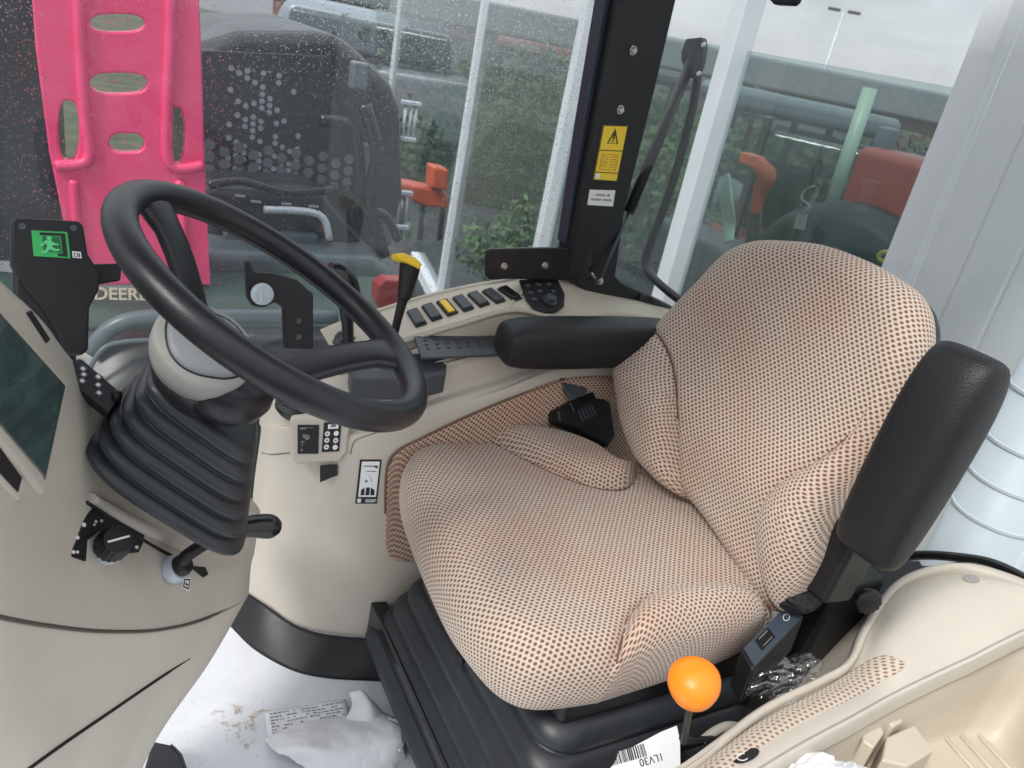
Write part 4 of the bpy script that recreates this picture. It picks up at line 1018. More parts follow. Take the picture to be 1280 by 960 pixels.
n_r = len(rr2[0]); vs = [p for r in rr2 for p in r]
fs = [(i * n_r + j, i * n_r + (j + 1) % n_r, (i + 1) * n_r + (j + 1) % n_r, (i + 1) * n_r + j) for i in range(len(rr2) - 1) for j in range(n_r)]
tray = mesh('tray', vs, fs, 'cream', st); zF = zR - .132
TF = lambda a, b, h=0: P(a, b, Z=zF + h)
# ridged pad on the tray floor
def rr_px(l, h): return [TF(a, b, h) for a, b in l]
pad_ = [(1150, 895), (1195, 888), (1225, 892), (1300, 950), (1290, 1010), (1180, 1010), (1120, 960)]
prism('tray_pad', rr_px(pad_, .004), V((0, 0, .006)), 'cream', tray, bv=.003)
for i in range(4):
    tube('tray_rib', [TF(1165 + i * 20, 903 - i * 2, .012), TF(1250 + i * 20, 1000 - i * 4, .012)], .004, 'cream', tray, sub=1, n=8)
# notched block
hb_ = .085
blk = [(1085, 888), (1108, 879), (1118, 884), (1128, 905), (1112, 918), (1106, 909), (1100, 898), (1092, 925), (1150, 905), (1166, 940), (1120, 965), (1075, 960)]
bz = zF + hb_
prism('divider_block', [P(a, b, Z=bz) for a, b in ((1083, 890), (1112, 878), (1130, 901), (1117, 908), (1105, 898), (1101, 904), (1106, 915), (1092, 935), (1078, 925))], V((0, 0, -hb_)), 'cream', tray, bv=.004, seg=3)
prism('divider_block', [P(a, b, Z=bz - .01) for a, b in ((1108, 921), (1143, 905), (1168, 938), (1135, 958), (1102, 950))], V((0, 0, -hb_ + .01)), 'cream', tray, bv=.004, seg=3)
# fabric strip on the rail
fa = [((805, 1005), (838, 1018)), ((838, 982), (872, 993)), ((875, 957), (905, 970)), ((950, 902), (978, 917)), ((1020, 866), (1048, 882)), ((1060, 842), (1092, 858)), ((1090, 824), (1124, 840)), ((1108, 819), (1131, 829))]
net = [[], [], [], []]
for (a, b), (c, d) in fa:
    for k in range(4):
        t = k / 3; q, n_ = hit(dst, a + (c - a) * t, b + (d - b) * t); net[k].append(q + n_ * (.0035 if 0 < k < 3 else .0012))
fs_ = grid('fabric_strip', net, 'fab3', st, nu=5, nv=3, thick=.002, uvs=True)
tube('rail_seam', [p + V((0, 0, .0005)) for p in rail], .0014, 'greypad', st, n=6)
o_, n_ = hit(dst, 1214, 724); lathe('cover_plug', [(.0, 0), (.013, 0), (.013, .002), (.0, .0025)], o_, n_, 'greypad', st, n=24)
# oval badge
o_, n_ = hit(dst, 925, 948); Bq = lambda a, b, h=.002: Pp(a, b, o_ + n_ * h, n_)
bd = prism('badge', [Bq(932 + 17 * math.cos(t) + 5 * math.sin(t) * .4, 945 + 9 * math.sin(t) * .8 - 7 * math.cos(t) * .9) for t in [i * PI / 12 for i in range(24)]], n_ * .001, 'ink', st, bv=0)
tube('badge_mark', [Bq(928 + 7 * math.cos(t), 946 + 4.5 * math.sin(t), .0035) for t in [i * PI / 6 + .4 for i in range(10)]], .0007, 'white', bd, n=5, sub=2)
bg = thing('plastic_bag', 'white plastic bag lying in the near beige tray', 'bag', P(1020, 955, Z=.5))
crumple('bag_body', P(1010, 975, Z=.49), (.055, .03, .03), 'rag', bg, 21, amp=.35, fold=2.2, sub=5)
crumple('bag_fold', P(1055, 985, Z=.49), (.045, .03, .022), 'rag', bg, 22, amp=.4, fold=2.2, sub=5)
# ================================================================== CAB FRAME AND GLASS
YG = 1.475
pil = thing('cab_pillar', 'black cab corner pillar with yellow warning sticker and bolts', 'pillar', P(740, 380, Y=1.45))
PN = V((.15, -1, .0)).normalized(); PO = P(780, 200, Y=1.43)
PL = lambda a, b, h=0: Pp(a, b, PO + PN * h, PN)
po_ = [(782, -60), (860, -60), (820, 110), (782, 262), (770, 345), (776, 352), (830, 382), (822, 404), (766, 372), (740, 372), (708, 345), (716, 305), (742, 160)]
prism('post', [PL(a, b) for a, b in po_], -PN * .05, 'black', pil, bv=.006)
prism('inner_flange', [PL(a, b, -.02) for a, b in ((765, -60), (785, -60), (745, 160), (720, 305), (706, 305), (728, 160))], -PN * .03, mat('pillar_edge', (.03, .04, .06), .35), pil, bv=.003)
for a, b in ((791, 63), (775, 137)): bolt('bolt', PL(a, b, .0005), PN, .0075, pil)
lathe('striker', [(.0, 0), (.008, 0), (.008, .01), (0, .011)], PL(738, 335, 0), PN, 'black', pil, n=16)
tube('striker_pin', [PL(736, 337, .0), PL(746, 350, .012)], .003, 'steel', pil, sub=1)
ys = Plate([PL(754, 156, .0005), PL(785, 157, .0005), PL(771, 227, .0005), PL(741, 225, .0005)])
y0 = ys.base('warning_sticker', 'stickyel', pil, t=.0008, bv=0)
def ringtri(pl, c, s, k, h):
    out = [(c[0], c[1] - s), (c[0] + s * 1.35, c[1] + s * .62), (c[0] - s * 1.35, c[1] + s * .62)]
    inn = [(c[0] + (x - c[0]) * k, c[1] + .02 + (y - c[1]) * k) for x, y in out]
    return [pl.poly([out[i], out[(i + 1) % 3], inn[(i + 1) % 3], inn[i]], h) for i in range(3)]
it = ringtri(ys, (.5, .22), .17, .72, .0012)
it += [ys.rect(.46, .14, .54, .25, .0012), ys.rect(.46, .27, .54, .295, .0012), ys.rect(.0, .44, 1, .455, .0012), ys.rect(.0, .84, 1, .855, .0012)]
it += [ys.rect(0, 0, .03, 1, .0012), ys.rect(.97, 0, 1, 1, .0012), ys.rect(0, 0, 1, .015, .0012), ys.rect(0, .985, 1, 1, .0012)]
strip('warning_print', it, 'ink', y0)
it = []
for s in (-1, 1):
    for i in range(5):
        it.append(ys.poly([(.5 + s * .05, .56 + i * .045), (.5 + s * .28, .54 + i * .045), (.5 + s * .28, .553 + i * .045), (.5 + s * .05, .573 + i * .045)], .0012))
it += [ys.rect(.16, .51, .84, .52, .0012), ys.rect(.16, .79, .84, .80, .0012), ys.rect(.16, .51, .19, .8, .0012), ys.rect(.81, .51, .84, .8, .0012)]
strip('book_print', it, mat('brown_print', (.35, .2, .02), .5), y0)
strip('sticker_patch', [ys.rect(.06, .88, .25, .97, .0012)], 'white', y0)
ws = Plate([PL(737, 237, .0005), PL(769, 238, .0005), PL(766, 258, .0005), PL(734, 256, .0005)]); w1 = ws.base('white_sticker', 'white', pil, t=.0006, bv=0)
rows = []
for v, a, b in ((.25, .25, .62), (.55, .1, .48), (.55, .56, .9)):
    u = a
    while u < b: rows.append(ws.rect(u, v, u + .03, v + .14, .0009)); u += .045
rows += [ws.rect(.7, .25, .8, .4, .0009)]
strip('sticker_print', rows, 'inkgrey', w1)
br = thing('window_bracket', 'flat black bracket with two bolts fixed level beside the pillar', 'bracket', P(655, 330, Y=1.43))
BNn = V((.0, -1, .12)).normalized(); BO2 = P(655, 330, Y=1.42)
BR = lambda a, b, h=0: Pp(a, b, BO2 + BNn * h, BNn)
prism('plate', [BR(a, b) for a, b in ((612, 311), (712, 309), (740, 312), (740, 352), (640, 349), (612, 350), (608, 345), (609, 315))], -BNn * .012, 'blackg', br, bv=.003)
for a, b in ((630, 333), (681, 332)): bolt('bolt', BR(a, b, .0005), BNn, .0065, br)

def pane(name, pts, vec, m, lab):
    o = prism(name, pts, vec, m, None, bv=0); return tag(o, lab, 'window')
side = mesh('side_window', [(-1.2, YG, .25), (1.03, YG, .25), (1.03, YG, 2.0), (-1.2, YG, 2.0)], [(0, 1, 2, 3)], 'wet', smooth=False, recalc=False)
tag(side, 'large right hand cab window speckled with rain drops', 'window')
# raindrops on the outside of the side window: uncountable
vs = []; fs = []
def drop(x, z, r, yy, asp):
    b = len(vs); n = 6
    for k, (rr_, hh) in enumerate(((1, 0), (.62, .34))):
        for j in range(n):
            a = 2 * PI * j / n + k * .2; vs.append((x + math.cos(a) * r * rr_, yy + hh * r, z + math.sin(a) * r * rr_ * asp))
    for k in range(1):
        for j in range(n): fs.append((b + k * n + j, b + k * n + (j + 1) % n, b + (k + 1) * n + (j + 1) % n, b + (k + 1) * n + j))
    fs.append(tuple(b + n + j for j in range(n)))
for i in range(60000):
    x = R_.uniform(-.32, 1.02); z = .78 + 1.05 * R_.random()
    hmid = (z - .78) / .9
    if R_.random() > min(1, .3 + .65 * hmid + .25 * max(0, noise.noise(V((x * 3, z * 3, 1))) * 2)): continue
    drop(x, z, R_.uniform(.0005, .0012) * (1.4 if R_.random() < .08 else 1), YG + .0015, R_.uniform(.8, 1.4))
dr = mesh('rain_drops', vs, fs, 'drop', recalc=False); tag(dr, 'rain drops on the right hand window', kind='stuff')
# rear window: one bent pane
rear_pts = [(1.06, YG), (1.2, 1.468), (1.35, 1.44), (1.46, 1.39), (1.53, 1.30), (1.57, 1.1), (1.58, .7), (1.58, .3), (1.58, -.1)]
q = cr([V((a, b, 0)) for a, b in rear_pts], 5)
vs = []; 
for p in q: vs += [(p.x, p.y, .35), (p.x, p.y, 2.0)]
rw = mesh('rear_window', vs, [(2 * i, 2 * i + 2, 2 * i + 3, 2 * i + 1) for i in range(len(q) - 1)], 'clear', recalc=False)
tag(rw, 'clear bent rear cab window behind the seat', 'window')
def onrear(a, b):   # a point of the rear pane seen at a pixel
    d = ray(a, b); best = None
    for i in range(len(q) - 1):
        p0, p1 = q[i], q[i + 1]; e = p1 - p0; den = d.x * e.y - d.y * e.x
        if abs(den) < 1e-9: continue
        t = (p0.x * e.y - p0.y * e.x) / den; s = (p0.x * d.y - p0.y * d.x) / den
        if -.01 <= s <= 1.01 and t > 0: return EYE + d * t
    return P(a, b, X=1.58)
# frame below the rear window
fr = tube('rear_window_frame', [onrear(a, b) + V((-.015, 0, 0)) for a, b in ((800, 372), (850, 396), (900, 440), (970, 520), (1040, 610), (1110, 690))] + [P(1150, 716, X=1.54), P(1200, 712, X=1.53), P(1245, 722, X=1.52), P(1300, 752, X=1.50), P(1380, 800, X=1.47)], [.02, .018, .018, .018, .018, .02, .016, .016, .02, .022, .022], 'black', None, n=10)
tag(fr, 'black rubber and steel frame curving below the rear window', 'window frame')
tube('inner_seal', [P(1105, 700, X=1.50), P(1150, 694, X=1.50), P(1200, 697, X=1.49), P(1245, 706, X=1.49), P(1300, 734, X=1.48), P(1380, 780, X=1.45)], .010, 'blackg', fr, n=8)
tube('seal_line', [P(1095, 716, X=1.47), P(1130, 724, X=1.47), P(1165, 714, X=1.47), P(1210, 705, X=1.47), P(1250, 716, X=1.46), P(1300, 745, X=1.45)], .004, 'slate', fr, n=6)
prism('frame_shelf', [P(a, b, Z=.55) for a, b in ((1060, 700), (1150, 700), (1160, 720), (1120, 745), (1085, 760))], V((0, 0, -.02)), 'black', fr, bv=.004)
# gas strut and swing handle on the rear window
gs = thing('gas_strut', 'slim black gas strut slanting from the window hinge to the pillar base', 'gas strut', P(752, 350, Y=1.42))
s0_, s1_ = P(868, 68, X=1.29), P(790, 250, Y=1.43); s2_ = P(750, 352, Y=1.40)
tube('cylinder', [P(866, 72, X=1.25), P(786, 265, X=1.10)], .0125, 'black', gs, sub=1)
tube('rod', [P(787, 262, X=1.10), P(750, 350, X=1.03)], .004, 'slate', gs, sub=1)
lathe('ball_end', [(.0, -.008), (.008, -.006), (.009, 0), (.008, .006), (0, .008)], P(749, 351, X=1.025), V((0, -1, 0)), 'steel', gs, n=14)
wh = thing('window_handle', 'bent black tube handle hanging from a hinge on the rear window', 'bar', P(875, 60, X=1.28))
tube('tube', [P(874, 75, X=1.27), P(870, 110, X=1.27), P(862, 150, X=1.27), P(840, 230, X=1.27), P(815, 300, X=1.27), P(807, 325, X=1.27), P(812, 342, X=1.27), P(840, 368, X=1.26), P(880, 395, X=1.25)], .0105, 'black', wh, n=12, sub=8)
prism('hinge', [P(a, b, X=1.26) for a, b in ((864, 50), (884, 48), (886, 60), (882, 82), (874, 100), (866, 98), (858, 78), (858, 66))], V((-.025, -.01, 0)), 'black', wh, bv=.004)
for a, b in ((880, 56), (874, 92)): lathe('pin', [(.0, 0), (.006, 0), (.005, .004), (0, .004)], P(a, b, X=1.232), V((-1, -.3, 0)), 'steel', wh, n=10)
bolt('stay_bolt', P(819, 327, X=1.26), V((-1, -.4, 0)), .006, wh, 'keygrey')
hd = prism('head_lining_hook', [P(a, b, X=1.2) for a, b in ((960, -14), (994, -14), (994, 0), (988, 6), (966, 5), (961, 0))], V((.02, 0, 0)), 'black', None, bv=.004)
tag(hd, 'small black latch at the top edge of the rear window', 'latch')

# ================================================================== OUTSIDE
GZ = -1.25
gd = mesh('ground', [(-150, -60, GZ), (150, -60, GZ), (150, 200, GZ), (-150, 200, GZ)], [(0, 1, 2, 3)], 'asphalt', smooth=False); tag(gd, kind='structure')
# the row of white posts: a line in plan from A to B, running slightly askew of the cab
A = V((1.85, 1.31, 0)); Bv = V((2.80, 6.17, 0)); dA = (Bv - A).normalized(); nA = V((-dA.y, dA.x, 0))
if nA.x > 0: nA = -nA                            # towards the cab
def onwall(px, py, off=0):
    d = ray(px, py); o = A + nA * off; n = nA
    return EYE + d * ((o - EYE).dot(n) / d.dot(n))
prs = [(500, 0, .056), (607, 0, .070), (741, 0, .095), (937, 0, .096)]
labs = ['thin white post, leftmost of the glazed wall', 'white post above the yellow capped lever, second of the glazed wall', 'white post just left of the black cab pillar', 'broad white post right of the black cab pillar']
for (px, py, w), lb in zip(prs, labs):
    p = onwall(px, py); p.z = 0
    o = box('white_post', (p.x, p.y, GZ + 2.3), (w * .8, w, 4.6), 'post', None, ax=(nA * -1, dA, V((0, 0, 1))), bv=.004); tag(o, lb, 'post', 'white posts of the glazed wall')
p = onwall(1262, 0); q0 = V((p.x, p.y, 0))
o = box('door_frame', (p.x, p.y, GZ + 2.3), (.04, .09, 4.6), 'cladding', None, ax=(nA * -1, dA, V((0, 0, 1))), bv=.006); tag(o, 'white vertical door frame beside the corrugated white wall', 'door frame')
box('frame_bead', V((p.x, p.y, GZ + 2.3)) + nA * .03 - dA * .065, (.03, .02, 4.6), 'cladding', o, ax=(nA * -1, dA, V((0, 0, 1))), bv=.004)
# cladding wall
wl_ = thing('cladding_wall', 'white ribbed cladding wall at the right behind the seat', 'wall', (q0.x, q0.y, GZ))
vs = []; n = 0; t = 0; L1 = []
base = q0 - dA * .09
L = 2.8; k = 0
while t < L:
    for dt, h in ((0, 0), (.105, 0), (.110, -.006), (.115, -.006), (.120, 0)):
        L1.append(base - dA * (t + dt) + nA * (h + .03))
    t += .125
for p in L1: vs += [(p.x, p.y, GZ), (p.x, p.y, 3.3)]
w = mesh('ribbed_panel', vs, [(2 * i, 2 * i + 2, 2 * i + 3, 2 * i + 1) for i in range(len(L1) - 1)], 'cladding', wl_, smooth=False, recalc=False)
solid(w, .03)
# galvanised downpipe and tank close to the rear window
dpp = thing('downpipe', 'pale blue grey round downpipe with collars at the right edge', 'pipe', onwall(1290, 600))
def vpipe(px, py, Xp, r, name, parent, m='pipe', z0=GZ, z1=1.35):
    p = P(px, py, X=Xp); return tube(name, [V((p.x, p.y, z0)), V((p.x, p.y, z1))], r, m, parent, sub=1, n=32)
pc = P(1266, 600, X=1.69)
vpipe(1266, 600, 1.69, .085, 'pipe', dpp, z1=1.02)
for b in (470, 545, 600, 655):
    p = P(1266, b, X=1.69); lathe('collar', [(.085, -.005), (.088, -.003), (.088, .003), (.085, .005)], V((pc.x, pc.y, p.z)), V((0, 0, 1)), 'pipe', dpp, n=40)
lathe('top_cone', [(.085, 0), (.08, .03), (.045, .05), (0, .055)], V((pc.x, pc.y, 1.0)), V((0, 0, 1)), 'pipe', dpp, n=40)
# base rail of the glazed wall
pA = onwall(468, 304); pB = onwall(640, 372)
rz = (pA.z + pB.z) / 2
br_ = box('base_rail', ((onwall(741, 0) + onwall(300, 0)) / 2 * V((1, 1, 0)) if False else V((A.x, A.y, 0)) + dA * 2.6 + V((0, 0, rz))), (.10, 7.5, .12), 'post', None, ax=(nA * -1, dA, V((0, 0, 1))), bv=.006)
tag(br_, 'pale horizontal base rail running along the foot of the white posts', 'rail')
print('rail z', pA, pB)

# ---- neighbouring dark tractor
nt_ = thing('dark_tractor', 'dark green and black tractor standing close beyond the side window', 'tractor', (0.2, 2.9, GZ))
NY = 2.45
N3 = lambda a, b, Y=NY: P(a, b, Y=Y)
def px_prism(name, l, Y, dep, m, parent, bv=.02, **k): return prism(name, [P(a, b, Y=Y) for a, b in l], V((0, dep, 0)), m, parent, bv=bv, **k)
hood = px_prism('engine_hood', [(236, 60), (300, 40), (420, 40), (445, 60), (492, 105), (505, 140), (508, 250), (480, 335), (300, 330), (236, 300)], 2.62, .9, 'neigh', nt_, bv=.05)
px_prism('dark_panel', [(-60, -40), (60, -40), (80, 330), (-60, 330)], 2.62, .9, 'neigh', nt_, bv=.03)
px_prism('hood_deck', [(250, 225), (400, 232), (455, 300), (470, 345), (260, 330)], 2.45, .2, 'neigh', nt_, bv=.05)
px_prism('sloped_cover', [(250, 312), (470, 322), (500, 345), (500, 372), (250, 350)], 2.3, .3, 'neigh2', nt_, bv=.04)
for l, r_ in (([(455, 130), (470, 190), (462, 250), (480, 320)], .022), ([(430, 235), (452, 262), (480, 268), (498, 300)], .016), ([(260, 232), (300, 226), (360, 240), (420, 236)], .014), ([(400, 150), (440, 160), (450, 220), (440, 280)], .018)):
    tube('hose', [P(a, b, Y=2.42) for a, b in l], r_, 'blackg', nt_, n=9)
for a, b, sx, sy in ((462, 200, .07, .10), (478, 290, .06, .08), (448, 95, .05, .08), (372, 300, .12, .05), (300, 296, .10, .04)):
    box('fitting', P(a, b, Y=2.44), (sx, .05, sy), 'neigh2', nt_, bv=.008)
# perforated screens
def hexes(px0, py0, nx, ny, s, Y, m, name, keep):
    it = []; 
    o = P(px0, py0, Y=Y)
    for i in range(nx):
        for j in range(ny):
            x = o.x + i * s; z = o.z - j * s * .87 - (s * .43 if i % 2 else 0)
            if keep(i, j): it.append([V((x + math.cos(t * PI / 3) * s * .40, Y - .002, z + math.sin(t * PI / 3) * s * .40)) for t in range(6)])
    return it
sc1 = px_prism('perforated_screen', [(243, 62), (412, 70), (432, 225), (250, 212)], 2.60, .02, 'meshdark', nt_, bv=.004)
it = hexes(268, 82, 14, 15, .0235, 2.598, 'galv', 'x', lambda i, j: (i * 7 + j * 3) % 5 != 0 and R_.random() < .75 and 1 < i < 12 and (abs(i - 6) < 3 or j > 9 or R_.random() < .35))
strip('hex_openings', it, 'van', sc1)
it = hexes(262, 180, 12, 3, .044, 2.597, 'galv', 'x', lambda i, j: True)
strip('hex_row', it, 'neigh2', sc1)
tube('hood_rail', [P(330, 262, Y=2.40), P(398, 268, Y=2.40), P(412, 300, Y=2.40)], .012, 'galv', nt_, n=8)
for a, b in ((320, 252), (358, 255), (392, 258), (300, 245)): box('rivet', P(a, b, Y=2.44), (.03, .01, .006), 'galv', nt_, bv=.001)
bon = grid('green_bonnet', [[P(-80, 330, Y=2.35), P(60, 345, Y=2.3), P(180, 352, Y=2.28), P(300, 338, Y=2.3), P(520, 345, Y=2.3)], [P(-80, 380, Y=2.15), P(60, 372, Y=2.15), P(180, 378, Y=2.14), P(300, 375, Y=2.15), P(520, 378, Y=2.2)], [P(-80, 430, Y=2.08), P(60, 412, Y=2.08), P(180, 412, Y=2.06), P(300, 410, Y=2.08), P(520, 410, Y=2.1)]], 'neighg', nt_, nu=8, nv=6, thick=.02)
skirt = grid('lower_cowl', [[P(-80, 430, Y=2.08), P(60, 412, Y=2.08), P(180, 412, Y=2.06), P(300, 410, Y=2.08), P(520, 410, Y=2.1)], [P(-80, 520, Y=2.05), P(80, 470, Y=2.0), P(180, 440, Y=1.98), P(300, 432, Y=2.0), P(520, 435, Y=2.0)], [P(-80, 620, Y=1.95), P(80, 560, Y=1.9), P(180, 540, Y=1.88), P(300, 530, Y=1.9), P(520, 530, Y=1.9)], [P(-80, 800, Y=1.95), P(80, 760, Y=1.9), P(180, 740, Y=1.88), P(300, 730, Y=1.9), P(520, 730, Y=1.9)]], 'neigh', nt_, nu=8, nv=6, thick=.02)
tube('cowl_trim', [P(108, 470, Y=1.94), P(125, 440, Y=1.94), P(150, 428, Y=1.95), P(215, 424, Y=1.95), P(320, 420, Y=1.96)], .006, 'neigh2', nt_, n=8)
tube('cowl_trim', [P(112, 440, Y=2.0), P(140, 410, Y=2.0), P(180, 398, Y=2.0), P(260, 396, Y=2.0), P(420, 396, Y=2.0)], .022, 'neigh2', nt_, n=10)
o_ = P(116, 375, Y=2.05); x_ = (P(186, 374, Y=2.05) - o_); 
tm = text('lettering', 'DEERE', .043, mat('gold_lettering', (.55, .50, .36), .5), P(117, 374, Y=2.04), V((1, 0, 0)), V((0, .25, 1)), nt_, bold=True)
print('letter', x_.length, tm.dimensions)
# red lamp box
rl_ = px_prism('red_lamp', [(472, 358), (482, 350), (515, 352), (518, 385), (478, 392), (470, 375)], 1.75, .05, mat('dull_red', (.40, .03, .03), .35), None, bv=.006); tag(rl_, 'dull red lamp outside the window behind the yellow capped lever', 'lamp')
rib = thing('silver_bracket', 'bright metal clamp on the neighbouring machine above the lever', 'bracket', P(512, 160, Y=2.9))
for a in (508, 515, 521): tube('bar', [P(a, 130, Y=2.9), P(a - 5, 172, Y=2.9)], .006, 'galv', rib, sub=1)
box('cap', P(514, 129, Y=2.9), (.075, .03, .015), 'galv', rib); box('cap', P(510, 174, Y=2.9), (.06, .03, .015), 'galv', rib)
rib2 = thing('silver_bracket', 'bright metal clamp on the neighbouring machine just over the yellow cap', 'bracket', P(505, 260, Y=2.9))
for a in (499, 509): tube('bar', [P(a, 242, Y=2.9), P(a - 3, 280, Y=2.9)], .006, 'galv', rib2, sub=1)
box('cap', P(505, 241, Y=2.9), (.07, .03, .015), 'galv', rib2); box('cap', P(501, 284, Y=2.9), (.06, .03, .015), 'galv', rib2)
yl = crumple('yellow_float', P(475, 272, Y=2.7), (.05, .03, .03), mat('dull_yellow', (.35, .34, .08), .6), None, 31, amp=.2); tag(yl, 'small dull yellow float on the dark machine', 'float')
# ---- pink panel with slots: outer frame as a plate with real openings
pk = thing('pink_panel', 'tall glossy pink plastic panel with oval slots beyond the side window', 'panel', P(160, 360, Y=2.25))
PY = 2.22
OX = P(160, 200, Y=PY)
def pkpt(a, b, dy=0): return P(a, b, Y=PY) + V((0, dy, 0))
def plate_holes(name, outer, holes, thick, m, parent):
    bm = bmesh.new(); es = []
    for lp in [outer] + holes:
        v = [bm.verts.new(p) for p in lp]
        for i in range(len(v)): es.append(bm.edges.new((v[i], v[(i + 1) % len(v)])))
    bmesh.ops.triangle_fill(bm, edges=es, use_beauty=True)
    me = bpy.data.meshes.new(name); bm.to_mesh(me); bm.free()
    o = link(name, me, m, parent); s = solid(o, thick, 0); bevel(o, .006, 3, 50); return o
def oval_px(cx_, cy_, rx, ry, n=20, sl=0): return [pkpt(cx_ + rx * math.copysign(abs(math.cos(2 * PI * i / n)) ** .6, math.cos(2 * PI * i / n)) + sl * math.sin(2 * PI * i / n), cy_ + ry * math.sin(2 * PI * i / n)) for i in range(n)]
outer = [pkpt(*p) for p in [(36, -60), (245, -60), (250, 40), (255, 190), (262, 355), (240, 352), (120, 354), (88, 350), (80, 275), (62, 190), (45, 60)]]
holes = [oval_px(146, 28, 34, 11), oval_px(148, 103, 36, 13), oval_px(158, 177, 22, 12), oval_px(218, 168, 12, 36), oval_px(86, 162, 13, 38)]
plate_holes('moulded_plate', outer, holes, .04, 'pink', pk)
px_prism('centre_raise', [(98, -60), (205, -60), (212, 85), (215, 200), (208, 215), (112, 222), (104, 200), (100, 85)], PY - .035, .012, 'pink', pk, bv=.006) if False else None
for l in ([(70, 205), (110, 197), (106, 140), (100, 40), (98, -60)], [(252, 205), (212, 204), (208, 140), (212, 40), (212, -60)]):
    tube('edge_bead', [pkpt(a, b, -.022) for a, b in l], .014, 'pink', pk, n=10, sub=6)
for l in ([(92, 222), (96, 270), (104, 330)], [(222, 230), (226, 232), (230, 300), (236, 340)]): tube('channel_bead', [pkpt(a, b, -.02) for a, b in l], .012, 'pink', pk, n=8)

# ---- things beyond the posts
def away(px, dist, z=GZ):
    d = ray(px, 60); d.z = 0; d.normalize(); return V((d.x * dist, d.y * dist, z))
def wheel(name, c, r, w, parent, axd, rimm='galv'):
    o = lathe(name, [(r * .55, -w / 2), (r * .9, -w / 2), (r, -w * .35), (r, w * .35), (r * .9, w / 2), (r * .55, w / 2), (r * .55, -w / 2)], c, axd, 'tyre', parent, n=40)
    for k in range(22):
        a = 2 * PI * k / 22; f = frame(V(axd)); 
    lathe('rim', [(0, -w * .2), (r * .56, -w * .3), (r * .56, w * .3), (0, w * .2)], c, axd, rimm, o, n=30)
    return o
def tractor(name, lab, base, yaw, s, mt, trim='blackg', group=None, roof=True):
    t = thing(name, lab, 'tractor', base, group)
    ca, sa = math.cos(yaw), math.sin(yaw); ax = (V((ca, sa, 0)), V((-sa, ca, 0)), V((0, 0, 1)))
    T = lambda x, y, z: V(base) + (ax[0] * x + ax[1] * y + ax[2] * z) * s
    def tb(n, c, sz, m, bv=.05, **k): return box(n, T(*c), tuple(a * s for a in sz), m, t, ax=ax, bv=bv * s, **k)
    tb('bonnet', (1.35, 0, 1.35), (1.9, .8, .75), mt, .15); tb('grille', (2.32, 0, 1.25), (.06, .6, .6), trim, .02)
    tb('chassis', (.6, 0, .85), (3.2, .5, .4), trim, .05)
    tb('cab_floor', (-.35, 0, 1.2), (1.5, 1.5, .35), trim, .05)
    for x, y in ((.35, .68), (.35, -.68), (-1.0, .68), (-1.0, -.68)): tb('cab_post', (x, y, 2.0), (.07, .07, 1.4), trim, .01)
    w = tb('cab_glass', (-.33, 0, 1.98), (1.28, 1.3, 1.25), 'clear', .05)
    if roof: tb('roof', (-.33, 0, 2.76), (1.65, 1.6, .2), mt, .08)
    tb('seat', (-.55, 0, 1.6), (.45, .5, .15), 'black', .05); tb('seat_back', (-.8, 0, 1.95), (.15, .5, .65), 'black', .06)
    for y in (-.85, .85):
        tb('mudguard', (-.75, y, 1.62), (1.3, .45, .12), mt, .05)
        wheel('rear_wheel', T(-.75, y, .85), .85 * s, .42 * s, t, ax[1], mt); wheel('front_wheel', T(1.7, y * .95, .6), .6 * s, .34 * s, t, ax[1], mt)
    tube('exhaust', [T(.6, .45, 1.6), T(.6, .45, 2.7)], .05 * s, trim, t, sub=1)
    return t
tractor('red_tractor', 'dark red tractor standing beyond the rear window posts', away(1120, 6.2), math.radians(215), .9, 'redtr', roof=False)
tractor('red_tractor', 'dull red tractor half hidden by the speckled side window', away(668, 13), math.radians(170), .9, 'redtr')
tractor('grey_tractor', 'dark grey tractor between the two wide posts behind the seat', away(1000, 8), math.radians(60), .9, 'neigh2')
tractor('grey_tractor', 'dark grey tractor far behind the warning sticker pillar', away(860, 11), math.radians(120), .9, 'neigh')
# red arm and other bits
im = thing('implement', 'orange red implement arm behind the pale green rag', 'implement', away(945, 3.4))
tube('arm', [P(944, 203, X=2.6), P(958, 218, X=2.6), P(950, 240, X=2.6), P(943, 268, X=2.6)], [.03, .042, .03, .018], 'orangetr', im, n=8)
box('bracket', P(940, 200, X=2.6), (.07, .10, .05), 'orangetr', im, bv=.01)
tube('leg', [P(945, 255, X=2.62), P(930, 420, X=2.62)], .03, 'black', im, n=8, sub=1)
rg_ = grid('pale_cloth', [[P(907, 218, X=2.3), P(910, 216, X=2.3)], [P(900, 250, X=2.3), P(914, 252, X=2.28)], [P(903, 275, X=2.3), P(918, 282, X=2.32)], [P(905, 305, X=2.3), P(915, 300, X=2.3)]], 'palegreen', None, thick=.01); tag(rg_, 'narrow pale green cloth hanging beyond the rear window', 'cloth')
gpst = tube('green_post', [P(1088, 110, X=2.9), P(1032, 275, X=2.9), ], .03, 'palegreen', None, sub=1); tag(gpst, 'slanting pale green bar beyond the rear window', 'bar')
tg = thing('hanging_tag', 'small pale card tag on a white cord above the seat back', 'tag', P(1000, 278, X=2.0))
prism('card', [P(a, b, X=2.0) for a, b in ((997, 266), (1009, 268), (1005, 288), (992, 285))], V((.002, 0, 0)), 'greypad', tg, bv=0)
tube('cord', [P(1003, 266, X=2.0), P(1012, 258, X=2.0), P(1002, 248, X=2.0), P(1006, 238, X=2.0), P(1018, 232, X=2.0)], .003, 'greypad', tg, n=6)
